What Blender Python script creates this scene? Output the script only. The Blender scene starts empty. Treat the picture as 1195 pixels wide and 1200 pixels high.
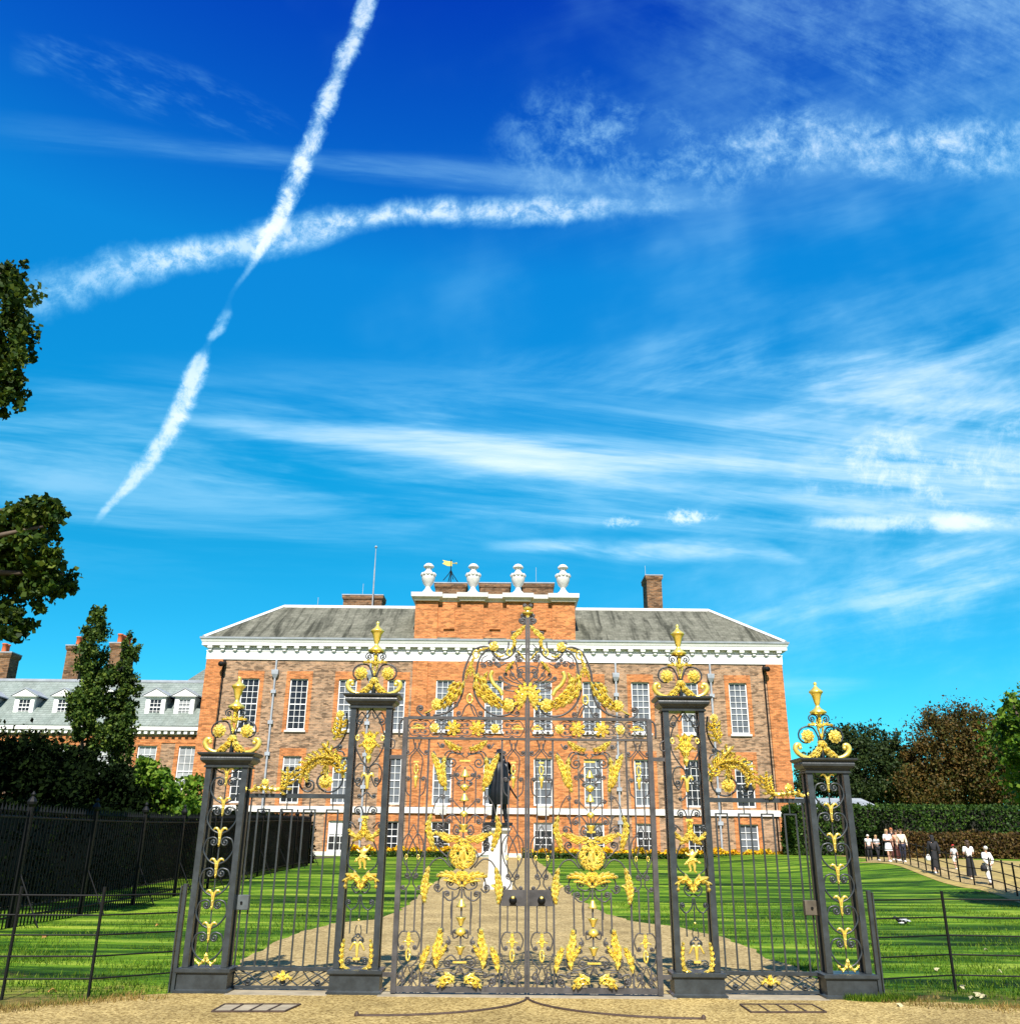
import bpy, bmesh, math, random
import numpy as np
from mathutils import Vector, Matrix
R_ = math.radians
random.seed(7); NR = np.random.default_rng(11)
SC = bpy.context.scene; COL = SC.collection

# ------------------------------------------------------------------ survey of the photograph (1195 x 1200)
F = 1047.0; TH = R_(20.2); RO = R_(.55)
CAM = Vector((-.2419, -11.34, 1.65))
ROT = Matrix.Rotation(math.pi/2+TH, 3, 'X') @ Matrix.Rotation(RO, 3, 'Z')
def ray(px, py): return ROT @ Vector(((px-597.5)/F, -(py-600)/F, -1))
def on_y(px, py, Y):
    r = ray(px, py); return CAM + r*((Y-CAM.y)/r.y)
def sst(a, b, t):
    t = min(1, max(0, (t-a)/(b-a))); return t*t*(3-2*t)
def gz(x, y):
    if y < -.3: return .026*min(3., -y-.3)
    z = .45*sst(10, 36, y)
    z += .42*sst(11, 19, x)*sst(16, 33, y)
    return z
def on_g(px, py):
    r = ray(px, py); r = r/r.y; t = 5.
    while t < 400:
        p = CAM+r*t
        if p.z <= gz(p.x, p.y): break
        t += .05
    return p

# ------------------------------------------------------------------ materials
def new_mat(name):
    m = bpy.data.materials.new(name); m.use_nodes = True
    nt = m.node_tree; return m, nt, nt.nodes['Principled BSDF']
def N(nt, typ, **kw):
    n = nt.nodes.new(typ)
    for k, v in kw.items():
        if k in n.inputs: n.inputs[k].default_value = v
        else: setattr(n, k, v)
    return n
def L(nt, a, b): nt.links.new(a, b)
def ramp(nt, fac, stops):
    r = nt.nodes.new('ShaderNodeValToRGB'); e = r.color_ramp.elements
    while len(e) < len(stops): e.new(.5)
    for i, (p, c) in enumerate(stops):
        e[i].position = p; e[i].color = (c[0], c[1], c[2], 1)
    L(nt, fac, r.inputs[0]); return r.outputs[0]
def mixc(nt, fac, a, b, mode='MIX'):
    m = nt.nodes.new('ShaderNodeMix'); m.data_type = 'RGBA'; m.blend_type = mode
    for s, v in ((0, fac), (6, a), (7, b)):
        if isinstance(v, (int, float)): m.inputs[s].default_value = v
        elif isinstance(v, tuple): m.inputs[s].default_value = (*v[:3], 1)
        else: L(nt, v, m.inputs[s])
    return m.outputs[2]
def math_(nt, op, a, b=0., c=0.):
    m = nt.nodes.new('ShaderNodeMath'); m.operation = op
    for s, v in ((0, a), (1, b), (2, c)):
        if isinstance(v, (int, float)): m.inputs[s].default_value = v
        else: L(nt, v, m.inputs[s])
    return m.outputs[0]
def noise(nt, vec, scale, detail=4, rough=.55, dist=0.):
    n = N(nt, 'ShaderNodeTexNoise', Scale=scale, Detail=detail, Roughness=rough, Distortion=dist)
    if vec is not None: L(nt, vec, n.inputs['Vector'])
    return n.outputs['Fac']
def objco(nt, scale=(1, 1, 1)):
    g = nt.nodes.new('ShaderNodeNewGeometry')
    m = nt.nodes.new('ShaderNodeMapping'); m.inputs['Scale'].default_value = scale
    L(nt, g.outputs['Position'], m.inputs['Vector']); return m.outputs[0]
def bump(nt, b, h, strength=.3, dist=.02):
    n = N(nt, 'ShaderNodeBump', Strength=strength, Distance=dist)
    L(nt, h, n.inputs['Height']); L(nt, n.outputs[0], b.inputs['Normal'])
def plain(name, col, rough=.6, metal=0., var=.15, scale=6., bmp=0., spec=.5, vs=(1, 1, 1)):
    m, nt, b = new_mat(name)
    v = objco(nt, vs); n = noise(nt, v, scale, 5, .6)
    lo = tuple(c*(1-var) for c in col); hi = tuple(min(1, c*(1+var)) for c in col)
    L(nt, ramp(nt, n, [(.3, lo), (.7, hi)]), b.inputs['Base Color'])
    b.inputs['Roughness'].default_value = rough; b.inputs['Metallic'].default_value = metal
    b.inputs['Specular IOR Level'].default_value = spec
    if bmp: bump(nt, b, noise(nt, v, scale*5, 4), bmp, .01)
    return m
def brick(name, c1, c2, mortar, soot=.35, sc=1., patch=.5):
    m, nt, b = new_mat(name)
    g = nt.nodes.new('ShaderNodeNewGeometry')
    sx = nt.nodes.new('ShaderNodeSeparateXYZ'); L(nt, g.outputs['Position'], sx.inputs[0])
    u = math_(nt, 'ADD', sx.outputs[0], sx.outputs[1])
    cv = nt.nodes.new('ShaderNodeCombineXYZ'); L(nt, u, cv.inputs[0]); L(nt, sx.outputs[2], cv.inputs[1])
    bt = N(nt, 'ShaderNodeTexBrick', Scale=1., offset=.5)
    bt.inputs['Brick Width'].default_value = .23*sc; bt.inputs['Row Height'].default_value = .078*sc
    bt.inputs['Mortar Size'].default_value = .009*sc; bt.inputs['Mortar Smooth'].default_value = .3
    bt.inputs['Color1'].default_value = (*c1, 1); bt.inputs['Color2'].default_value = (*c2, 1)
    bt.inputs['Mortar'].default_value = (*mortar, 1); L(nt, cv.outputs[0], bt.inputs['Vector'])
    # single bricks fired darker or paler: quantised per-brick noise
    mp = nt.nodes.new('ShaderNodeMapping'); mp.inputs['Scale'].default_value = (1/(.30*sc), 1/(.10*sc), 1)
    L(nt, cv.outputs[0], mp.inputs[0])
    vo = N(nt, 'ShaderNodeTexVoronoi', Scale=1.3); L(nt, mp.outputs[0], vo.inputs['Vector'])
    sv = nt.nodes.new('ShaderNodeSeparateColor'); L(nt, vo.outputs['Color'], sv.inputs[0])
    br = ramp(nt, sv.outputs[0], [(0, (1-soot,)*3), (.45, (.92,)*3), (1, (1.28, 1.22, 1.15))])
    c = mixc(nt, 1., bt.outputs['Color'], br, 'MULTIPLY')
    n = noise(nt, objco(nt), .45, 6, .6)
    st = ramp(nt, n, [(.3, (1-patch*.45,)*3), (.7, (1.12,)*3)])
    c = mixc(nt, 1., c, st, 'MULTIPLY')
    L(nt, c, b.inputs['Base Color']); b.inputs['Roughness'].default_value = .9
    b.inputs['Specular IOR Level'].default_value = .15
    bump(nt, b, bt.outputs['Fac'], .3, .01)
    return m
def foliage(name, cols, trans=.25, rough=.6, spec=.2):
    m, nt, b = new_mat(name)
    g = nt.nodes.new('ShaderNodeNewGeometry')
    n = len(cols)
    c = ramp(nt, g.outputs['Random Per Island'], [(i/(n-1), cols[i]) for i in range(n)])
    cl = noise(nt, objco(nt), .55, 3)
    c = mixc(nt, 1., c, ramp(nt, cl, [(.3, (.65, .68, .6)), (.7, (1.3, 1.25, 1.1))]), 'MULTIPLY')
    L(nt, c, b.inputs['Base Color']); b.inputs['Roughness'].default_value = rough
    b.inputs['Specular IOR Level'].default_value = spec
    t = nt.nodes.new('ShaderNodeBsdfTranslucent'); L(nt, c, t.inputs[0])
    mx = N(nt, 'ShaderNodeMixShader'); mx.inputs[0].default_value = trans
    L(nt, b.outputs[0], mx.inputs[1]); L(nt, t.outputs[0], mx.inputs[2])
    L(nt, mx.outputs[0], nt.nodes['Material Output'].inputs[0])
    return m

M = {}
M['iron'] = plain('painted_iron', (.032, .039, .043), .36, 0, .4, 7, .14)
M['iron_gate'] = plain('weathered_gate_iron', (.066, .062, .062), .45, 0, .4, 7, .14)
M['lock_brown'] = plain('browned_lock_plate', (.095, .078, .055), .55, 0, .4, 9)
M['lock_grey'] = plain('worn_grey_lock_plate', (.085, .10, .105), .5, 0, .4, 9)
M['iron_dark'] = plain('black_iron', (.006, .0065, .007), .55, 0, .2, 8, 0, .2)
M['threshold'] = plain('worn_threshold_stone', (.34, .29, .20), .85, 0, .25, 5, .2)
M['rust'] = plain('rusty_iron', (.055, .033, .022), .7, 0, .4, 12, .2)
def gold():
    m, nt, b = new_mat('gold_leaf')
    n = noise(nt, objco(nt), 14, 5, .6)
    L(nt, ramp(nt, n, [(.3, (.94, .66, .09)), (.65, (1., .84, .22))]), b.inputs['Base Color'])
    b.inputs['Metallic'].default_value = .60; b.inputs['Roughness'].default_value = .28
    b.inputs['Specular IOR Level'].default_value = .7
    bump(nt, b, noise(nt, objco(nt), 60, 3), .15, .006)
    return m
M['gold'] = gold()
M['white'] = plain('white_painted_wood', (.80, .80, .79), .5, 0, .06, 3)
M['stone'] = plain('portland_stone', (.62, .61, .58), .75, 0, .14, 2.5, .2)
M['band'] = plain('white_stone_band', (.76, .74, .70), .75, 0, .12, 1.3, .1)
M['lead'] = plain('lead_sheet', (.30, .33, .36), .5, 0, .2, 1.5)
M['pipe'] = plain('pale_lead_pipe', (.34, .37, .41), .5, 0, .2, 2)
M['brick'] = brick('stock_brick', (.40, .248, .150), (.275, .175, .108), (.40, .31, .22), .62, 1.6)
M['brick_red'] = brick('red_rubbed_brick', (.54, .205, .072), (.43, .155, .055), (.50, .27, .13), .42, 1.6, .4)
M['brick_old'] = brick('old_chimney_brick', (.24, .125, .06), (.14, .08, .042), (.22, .17, .12), .55, 2.0)
M['pot'] = plain('terracotta_pot', (.52, .12, .035), .8, 0, .2, 3)
def slate(name, a, b_, streak, rows):
    m, nt, b = new_mat(name)
    v = objco(nt)
    n1 = noise(nt, v, 1.2, 6, .65)
    c = ramp(nt, n1, [(.3, a), (.7, b_)])
    sv = objco(nt, (1.1, .12, .10)); n2 = noise(nt, sv, 1.1, 6, .65, .6)
    c = mixc(nt, ramp(nt, n2, [(.46, (0, 0, 0)), (.62, (streak,)*3)]), c, (.045, .046, .032))
    bt = N(nt, 'ShaderNodeTexBrick', Scale=1.); bt.inputs['Brick Width'].default_value = .5; bt.inputs['Row Height'].default_value = rows
    bt.inputs['Mortar Size'].default_value = .03; bt.inputs['Color1'].default_value = (1, 1, 1, 1)
    bt.inputs['Color2'].default_value = (.82, .84, .82, 1); bt.inputs['Mortar'].default_value = (.68, .68, .68, 1)
    s = nt.nodes.new('ShaderNodeSeparateXYZ'); L(nt, v, s.inputs[0])
    cv = nt.nodes.new('ShaderNodeCombineXYZ'); L(nt, s.outputs[0], cv.inputs[0]); L(nt, s.outputs[2], cv.inputs[1]); L(nt, cv.outputs[0], bt.inputs['Vector'])
    c = mixc(nt, 1., c, bt.outputs['Color'], 'MULTIPLY')
    L(nt, c, b.inputs['Base Color']); b.inputs['Roughness'].default_value = .85; b.inputs['Specular IOR Level'].default_value = .2
    return m
M['slate'] = slate('mossy_slate', (.115, .115, .085), (.235, .23, .18), .95, .22)
M['slate2'] = slate('green_grey_slate', (.20, .245, .225), (.30, .345, .32), .2, .2)
def pane(name, col, rough=.08):
    m, nt, b = new_mat(name)
    n = noise(nt, objco(nt), .9, 2)
    L(nt, ramp(nt, n, [(.35, tuple(c*.75 for c in col)), (.65, tuple(c*1.3 for c in col))]), b.inputs['Base Color'])
    b.inputs['Roughness'].default_value = rough; b.inputs['Specular IOR Level'].default_value = .5
    bump(nt, b, noise(nt, objco(nt), 1.6, 2), .06, .05)
    return m
M['pane_dark'] = pane('dark_window_glass', (.018, .021, .026))
M['pane_blind'] = pane('window_glass_over_blind', (.13, .145, .165), .2)  # mid grey tone for the paler panes
M['pane_white'] = pane('window_glass_over_curtain', (.30, .32, .33), .3)
M['blind'] = plain('grey_roller_blind', (.24, .25, .26), .7)
M['bronze'] = plain('black_bronze', (.012, .014, .018), .38, .3, .3, 5, .2)
M['skin'] = plain('skin', (.50, .28, .19), .6, 0, .06, 5)
M['bark'] = plain('bark', (.085, .062, .043), .9, 0, .35, 4, .5, vs=(1, 1, .3))
# ---- ground
def lawn_mat():
    m, nt, b = new_mat('mown_lawn')
    v = objco(nt)
    st = noise(nt, objco(nt, (.15, .85, 1)), 1.25, 9, .72, .35)      # ruts of the mower across the slope
    c = ramp(nt, st, [(.40, (.009, .038, .003)), (.46, (.042, .125, .006)), (.525, (.130, .265, .011)), (.61, (.31, .42, .05))])
    band = noise(nt, objco(nt, (.075, .52, 1)), 1., 5, .6, .6)
    c = mixc(nt, 1., c, ramp(nt, band, [(.38, (.42, .50, .40)), (.49, (1.05, 1.05, 1.)), (.66, (1.32, 1.16, 1.))]), 'MULTIPLY')
    fine = noise(nt, v, 26, 3, .7)
    c = mixc(nt, 1., c, ramp(nt, fine, [(.3, (.6, .62, .55)), (.7, (1.25, 1.2, 1.15))]), 'MULTIPLY')
    sx = nt.nodes.new('ShaderNodeSeparateXYZ'); L(nt, v, sx.inputs[0])
    # thin parched turf at the verge by the forecourt
    dry = math_(nt, 'MULTIPLY_ADD', sx.outputs[1], -.26, .66)
    dn = noise(nt, v, 1.3, 5, .65)
    dr = math_(nt, 'ADD', dry, math_(nt, 'MULTIPLY_ADD', dn, 1.9, -1.05))
    dr = ramp(nt, dr, [(.32, (0, 0, 0)), (.85, (.9,)*3)])
    c = mixc(nt, dr, c, ramp(nt, noise(nt, v, 9, 4), [(.3, (.09, .065, .018)), (.7, (.33, .235, .075))]))
    L(nt, c, b.inputs['Base Color']); b.inputs['Roughness'].default_value = .85; b.inputs['Specular IOR Level'].default_value = .12
    hb = math_(nt, 'ADD', math_(nt, 'MULTIPLY', st, 1.6), math_(nt, 'MULTIPLY', fine, .35))
    bump(nt, b, hb, .75, .16)
    return m
M['lawn'] = lawn_mat()
def gravel(name, a, b_, c_, sc):
    m, nt, b = new_mat(name)
    v = objco(nt)
    vo = N(nt, 'ShaderNodeTexVoronoi', Scale=sc); L(nt, v, vo.inputs['Vector'])
    s = nt.nodes.new('ShaderNodeSeparateColor'); L(nt, vo.outputs['Color'], s.inputs[0])
    c = ramp(nt, s.outputs[0], [(0, a), (.45, b_), (1, c_)])
    big = noise(nt, v, .8, 6, .6)
    c = mixc(nt, 1., c, ramp(nt, big, [(.3, (.66, .64, .62)), (.68, (1.16, 1.14, 1.12))]), 'MULTIPLY')
    L(nt, c, b.inputs['Base Color']); b.inputs['Roughness'].default_value = .9; b.inputs['Specular IOR Level'].default_value = .15
    bump(nt, b, vo.outputs['Distance'], .6, .01)
    return m
M['sand'] = gravel('bound_sand_gravel', (.16, .105, .034), (.37, .272, .098), (.60, .47, .20), 48)
M['path'] = gravel('drive_gravel', (.20, .145, .058), (.38, .285, .125), (.52, .41, .20), 30)
M['dry'] = plain('parched_grass', (.34, .25, .07), .9, 0, .4, 2.2, .4)
M['soil'] = plain('dark_soil', (.05, .045, .02), .95, 0, .4, 2, .4)
# leaves
M['f_plane'] = foliage('plane_tree_leaves', [(.008, .026, .005), (.022, .055, .008), (.055, .10, .012), (.12, .16, .02)], .35)
M['f_poplar'] = foliage('poplar_leaves', [(.014, .038, .007), (.045, .09, .013), (.12, .17, .026)], .2)
M['f_yew'] = foliage('dark_hedge_leaves', [(.0015, .004, .0015), (.004, .009, .0025), (.009, .018, .004)], .05, .8, .03)
M['f_bright'] = foliage('bright_shrub_leaves', [(.035, .09, .008), (.09, .19, .014), (.19, .29, .03)], .3)
M['f_oak'] = foliage('dark_oak_leaves', [(.010, .024, .007), (.022, .042, .010), (.042, .065, .014)], .15)
M['f_brown'] = foliage('browning_chestnut_leaves', [(.034, .036, .010), (.085, .056, .015), (.15, .085, .02), (.05, .068, .013), (.10, .075, .02)], .2)
M['f_hedge'] = foliage('green_hedge_leaves', [(.012, .036, .006), (.03, .072, .010), (.07, .125, .016)], .15)
M['f_beech'] = foliage('beech_hedge_leaves', [(.035, .020, .009), (.085, .048, .016), (.15, .09, .025), (.06, .062, .012)], .15)
M['f_flower'] = foliage('yellow_flowers', [(.75, .48, .01), (.85, .60, .02), (.8, .36, .01), (.06, .11, .01)], .2)
M['f_grass'] = foliage('grass_blades', [(.018, .060, .005), (.070, .155, .008), (.18, .26, .022)], .3)
M['f_straw'] = foliage('straw_blades', [(.06, .035, .012), (.30, .20, .06), (.42, .31, .11), (.10, .13, .02)], .3)

# ------------------------------------------------------------------ mesh builder
def cat(pts, n=6):
    P = [Vector(p) for p in pts]
    if len(P) < 3: return P
    out = []
    for i in range(len(P)-1):
        a = P[max(0, i-1)]; b = P[i]; c = P[i+1]; d = P[min(len(P)-1, i+2)]
        for k in range(n):
            t = k/n
            out.append(.5*((2*b)+(c-a)*t+(2*a-5*b+4*c-d)*t*t+(3*b-a-3*c+d)*t**3))
    out.append(P[-1]); return out
class MB:
    def __init__(s): s.v = []; s.f = []
    def add(s, vs, fs):
        o = len(s.v); s.v += [tuple(v) for v in vs]; s.f += [tuple(i+o for i in f) for f in fs]; return s
    def box(s, x0, x1, y0, y1, z0, z1):
        return s.add([(x0,y0,z0),(x1,y0,z0),(x1,y1,z0),(x0,y1,z0),(x0,y0,z1),(x1,y0,z1),(x1,y1,z1),(x0,y1,z1)],
            [(0,3,2,1),(4,5,6,7),(0,1,5,4),(1,2,6,5),(2,3,7,6),(3,0,4,7)])
    def bevbox(s, x0, x1, y0, y1, z0, z1, b):
        return s.loft([[(x0+b,y0+b),(x1-b,y0+b),(x1-b,y1-b),(x0+b,y1-b)],[(x0,y0),(x1,y0),(x1,y1),(x0,y1)],[(x0,y0),(x1,y0),(x1,y1),(x0,y1)],[(x0+b,y0+b),(x1-b,y0+b),(x1-b,y1-b),(x0+b,y1-b)]],[z0,z0+b,z1-b,z1])
    def loft(s, rings, zs):
        vs = []; fs = []; n = len(rings[0])
        for r, z in zip(rings, zs): vs += [(p[0], p[1], z) for p in r]
        for k in range(len(zs)-1):
            for i in range(n): fs.append((k*n+i, k*n+(i+1) % n, (k+1)*n+(i+1) % n, (k+1)*n+i))
        fs.append(tuple(range(n-1, -1, -1))); fs.append(tuple(range((len(zs)-1)*n, len(zs)*n)))
        return s.add(vs, fs)
    def rlathe(s, cx, cy, prof, hx, hy):        # square plan moulding: profile of (outset, z)
        return s.loft([[(cx-hx-o,cy-hy-o),(cx+hx+o,cy-hy-o),(cx+hx+o,cy+hy+o),(cx-hx-o,cy+hy+o)] for o, z in prof], [z for o, z in prof])
    def lathe(s, c, prof, n=12, flute=0.):
        vs = []; fs = []
        for r, z in prof:
            for i in range(n):
                a = 2*math.pi*i/n; rr = r*(1-(flute if i % 2 else 0))
                vs.append((c[0]+rr*math.cos(a), c[1]+rr*math.sin(a), c[2]+z))
        for k in range(len(prof)-1):
            for i in range(n): fs.append((k*n+i, k*n+(i+1) % n, (k+1)*n+(i+1) % n, (k+1)*n+i))
        fs.append(tuple(range(n-1, -1, -1))); fs.append(tuple(range((len(prof)-1)*n, len(prof)*n)))
        return s.add(vs, fs)
    def ball(s, c, rx, ry=None, rz=None, n=8, m=6):
        ry = rx if ry is None else ry; rz = rx if rz is None else rz
        vs = []; fs = []
        for j in range(m+1):
            t = math.pi*j/m; rr = max(.02, math.sin(t))
            for i in range(n):
                a = 2*math.pi*i/n
                vs.append((c[0]+rx*rr*math.cos(a), c[1]+ry*rr*math.sin(a), c[2]-rz*math.cos(t)))
        for j in range(m):
            for i in range(n): fs.append((j*n+i, j*n+(i+1) % n, (j+1)*n+(i+1) % n, (j+1)*n+i))
        fs.append(tuple(range(n-1, -1, -1))); fs.append(tuple(range(m*n, (m+1)*n)))
        return s.add(vs, fs)
    def tube(s, pts, r, n=6, ry=None):
        P = [Vector(p) for p in pts]; k = len(P)
        rs = [r]*k if isinstance(r, (int, float)) else [r[0]+(r[-1]-r[0])*i/(k-1) for i in range(k)] if len(r) != k else r
        t0 = (P[1]-P[0]).normalized()
        u = Vector((0, 1, 0)) if abs(t0.y) < .9 else Vector((1, 0, 0))
        u = (u-t0*u.dot(t0)).normalized(); vs = []
        for i in range(k):
            t = (P[min(k-1, i+1)]-P[max(0, i-1)])
            t = t.normalized() if t.length > 1e-9 else t0
            u = u-t*u.dot(t); u = u.normalized() if u.length > 1e-6 else t.orthogonal().normalized()
            w = t.cross(u)
            for j in range(n):
                a = 2*math.pi*(j+.5)/n
                vs.append(P[i]+(u*math.cos(a)+w*math.sin(a))*rs[i])
        fs = [(i*n+j, i*n+(j+1) % n, (i+1)*n+(j+1) % n, (i+1)*n+j) for i in range(k-1) for j in range(n)]
        fs.append(tuple(range(n-1, -1, -1))); fs.append(tuple(range((k-1)*n, k*n)))
        return s.add(vs, fs)
    def acanthus(s, spine, w, lobes=6, relief=.03, y=0., curl=.5, tip=.12, front=-1):
        """embossed leaf: spine is a list of (x,z); separate pointed leaflets spring from a raised midrib"""
        S = cat([(p[0], p[1], 0) for p in spine], 8); Ls = [0]
        for i in range(1, len(S)): Ls.append(Ls[-1]+(S[i]-S[i-1]).length)
        tot = Ls[-1] or 1e-6
        def at(t):
            d = max(0, min(.9999, t))*tot; j = 0
            while j < len(S)-2 and Ls[j+1] < d: j += 1
            q = (d-Ls[j])/max(1e-9, Ls[j+1]-Ls[j]); tg = (S[j+1]-S[j]).normalized()
            return S[j].lerp(S[j+1], min(1, q)), tg, Vector((-tg.y, tg.x, 0))
        n = max(3, int(lobes*.80)); step = 1./n
        env = lambda t: max(.22, math.sin(math.pi*min(1, .13+.80*t))**.75)
        def leaflet(b, d, ln, hw, sd, yb, lift):
            """one pointed leaflet: two facets about a ridge, tip curling away"""
            q = []
            for u, wd, dy in ((0, .55, 0.), (.35, 1., lift), (.72, .72, lift*.75), (1., .0, -lift*curl)):
                c = b+d*(ln*u)+sd*(ln*.12*u*u)
                q.append((c-sd*hw*wd, c, c+sd*hw*wd, dy))
            vs = []
            for a_, c, e_, dy in q:
                vs += [(a_.x, y+front*(yb+dy*.45), a_.y), (c.x, y+front*(yb+dy+relief*.18), c.y), (e_.x, y+front*(yb+dy*.30), e_.y)]
            fs = []
            for k in range(3):
                o = k*3; fs += [(o, o+1, o+4, o+3), (o+1, o+2, o+5, o+4)]
            m_ = len(vs); vs += [(v[0], v[1]-front*max(.003, relief*.15), v[2]) for v in vs]
            fs += [tuple(m_+i for i in reversed(f)) for f in fs]
            for a_ in ((0, 3), (3, 6), (6, 9), (9, 11), (11, 8), (8, 5), (5, 2)): fs.append((a_[0], a_[1], m_+a_[1], m_+a_[0]))
            s.add(vs, fs)
        for k in range(n):
            t = (k+.35)/n; b, tg, nm = at(t); e_ = env(t)*w*1.30
            for sd in (-1, 1):
                d = (nm*sd*.66+tg*(.80+.5*t)).normalized()
                leaflet(b, d, e_*1.22, min(tot*step*.46, e_*.32), Vector((-d.y, d.x, 0))*sd*-1., relief*.20, relief*.62)
        m_ = n*3+1; vs = []; fs = []                                 # the blade the leaflets stand on
        for i in range(m_):
            t = i/(m_-1); b, tg, nm = at(t); hw = w*env(t)*(.50+.22*abs(math.sin(math.pi*t*n)))*(1-.75*t**4)
            for o_, yy in ((-1, 0.), (-.5, .42), (0, .30), (.5, .42), (1, 0.)):
                c = b+nm*(o_*hw)+tg*(abs(o_)*hw*.5); vs.append((c.x, y+front*relief*yy*(.7+.3*math.cos(2*math.pi*t*n)), c.y))
        k_ = len(vs); vs += [(v[0], v[1]-front*max(.003, relief*.12), v[2]) for v in vs]
        for i in range(m_-1):
            for a_ in range(4):
                q = (i*5+a_, i*5+a_+1, (i+1)*5+a_+1, (i+1)*5+a_); fs += [q, tuple(k_+x for x in reversed(q))]
        s.add(vs, fs)
        b, tg, nm = at(.93); leaflet(b, tg, w*.75, w*.26, nm, relief*.3, relief*.6)
        m_ = 9; P = []
        for i in range(m_):
            t = i/(m_-1); b, tg, nm = at(t); P.append((b.x, y+front*(relief*(.55+.25*math.sin(math.pi*t))), b.y))
        s.tube(P, [max(.004, w*.13*(1-.75*i/(m_-1))) for i in range(m_)], 5)
        return s
    def rosette(s, c, r, petals=8, y=0.):
        for ring, (rr, k, dy) in enumerate(((r, petals, 0.), (r*.62, petals-2, -.3*r))):
            for i in range(k):
                a = 2*math.pi*(i+.5*ring)/k
                d = Vector((math.cos(a), 0, math.sin(a)))
                e = Vector((-d.z, 0, d.x)); hw = rr*math.pi/k*1.05
                base = Vector((c[0], y+dy, c[1]))
                ring_v = [base+d*rr*.2+Vector((0, -r*.18, 0)), base+d*rr*.6+e*hw+Vector((0, -.02*r, 0)), base+d*rr*.95+e*hw*.55+Vector((0, -.16*r, 0)),
                    base+d*rr*1.05+Vector((0, -.05*r, 0)), base+d*rr*.95-e*hw*.55+Vector((0, -.16*r, 0)), base+d*rr*.6-e*hw+Vector((0, -.02*r, 0)), base+d*rr*.62+Vector((0, -.30*r, 0))]
                back = base+d*rr*.6+Vector((0, .06*r, 0))
                fs = [(6, i2, (i2+1) % 6) for i2 in range(6)]+[(7, (i2+1) % 6, i2) for i2 in range(6)]
                s.add(ring_v+[back], fs)
        return s.ball((c[0], y-.35*r, c[1]), r*.26, r*.26, r*.26)
    def build(s, name, mat, parent=None, smooth=False, at=None):
        o = Vector((0, 0, 0))
        if parent is not None:
            p = parent
            while p.parent: p = p.parent
            o = p.location
        elif at is not None: o = Vector(at)
        me = bpy.data.meshes.new(name)
        me.from_pydata([(v[0]-o.x, v[1]-o.y, v[2]-o.z) for v in s.v], [], s.f); me.update()
        if smooth: me.polygons.foreach_set('use_smooth', [True]*len(me.polygons))
        me.materials.append(mat if not isinstance(mat, str) else M[mat])
        ob = bpy.data.objects.new(name, me); COL.objects.link(ob)
        if parent is not None: ob.parent = parent
        else: ob.location = o
        return ob
def tag(o, label=None, cat_=None, group=None, kind=None):
    if label: o['label'] = label
    if cat_: o['category'] = cat_
    if group: o['group'] = group
    if kind: o['kind'] = kind
    return o
def thing(name, label, cat_, loc=(0, 0, 0), group=None):
    o = bpy.data.objects.new(name, None); COL.objects.link(o); o.location = loc
    o.empty_display_size = .2
    return tag(o, label, cat_, group)
def copy_tree(o, parent=None):
    c = o.copy(); COL.objects.link(c)
    if parent is not None: c.parent = parent
    for ch in list(o.children): copy_tree(ch, c)
    return c
def quadmesh(name, V, mat, parent=None, nper=4, at=(0, 0, 0), smooth=False):
    """V: (n*nper,3) numpy array of polygon corners"""
    n = len(V)//nper; me = bpy.data.meshes.new(name)
    off = np.array(at, dtype=np.float64)
    if parent is not None:
        p = parent
        while p.parent: p = p.parent
        off = np.array(p.location)
    me.vertices.add(len(V)); me.vertices.foreach_set('co', (V-off).astype(np.float32).ravel())
    me.loops.add(len(V)); me.loops.foreach_set('vertex_index', np.arange(len(V), dtype=np.int32))
    me.polygons.add(n); me.polygons.foreach_set('loop_start', np.arange(0, len(V), nper, dtype=np.int32))
    me.update(calc_edges=True); me.validate()
    me.materials.append(M[mat]); ob = bpy.data.objects.new(name, me); COL.objects.link(ob)
    if parent is not None: ob.parent = parent
    else: ob.location = at
    return ob
def leaf_quads(C, size, up=.3, ratio=.62):
    """pointed leaf-like quads (diamonds) at the centres C"""
    n = len(C); a = NR.normal(size=(n, 3)); a[:, 2] += up; a /= np.linalg.norm(a, axis=1)[:, None]
    t = NR.normal(size=(n, 3)); u = np.cross(a, t); u /= np.linalg.norm(u, axis=1)[:, None]
    w = np.cross(a, u); s = size*(.6+.8*NR.random((n, 1)))
    V = np.empty((n, 4, 3)); V[:, 0] = C-u*s*.5; V[:, 1] = C+w*s*.5*ratio+a*s*.08; V[:, 2] = C+u*s*.5; V[:, 3] = C-w*s*.5*ratio+a*s*.08
    return V.reshape(-1, 3)
def clumps(blobs, n, fill=.55, jit=.32):
    """leaf centres gathered in clumps on and inside ellipsoids: blobs = [(cx,cy,cz,rx,ry,rz)]"""
    out = []; wsum = sum(b[3]*b[5]+b[3]*b[4] for b in blobs)
    for b in blobs:
        k = int(n*(b[3]*b[5]+b[3]*b[4])/wsum); nc = max(6, int(k/70))
        d = NR.normal(size=(nc, 3)); d /= np.linalg.norm(d, axis=1)[:, None]
        rad = fill+(1.04-fill)*NR.random((nc, 1))**.6
        cc = d*rad; idx = NR.integers(0, nc, k)
        p = cc[idx]+NR.normal(size=(k, 3))*jit*.5*(.5+.8*NR.random((nc, 1)))[idx]
        out.append(p*np.array(b[3:6])+np.array(b[:3]))
    return np.concatenate(out)
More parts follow.
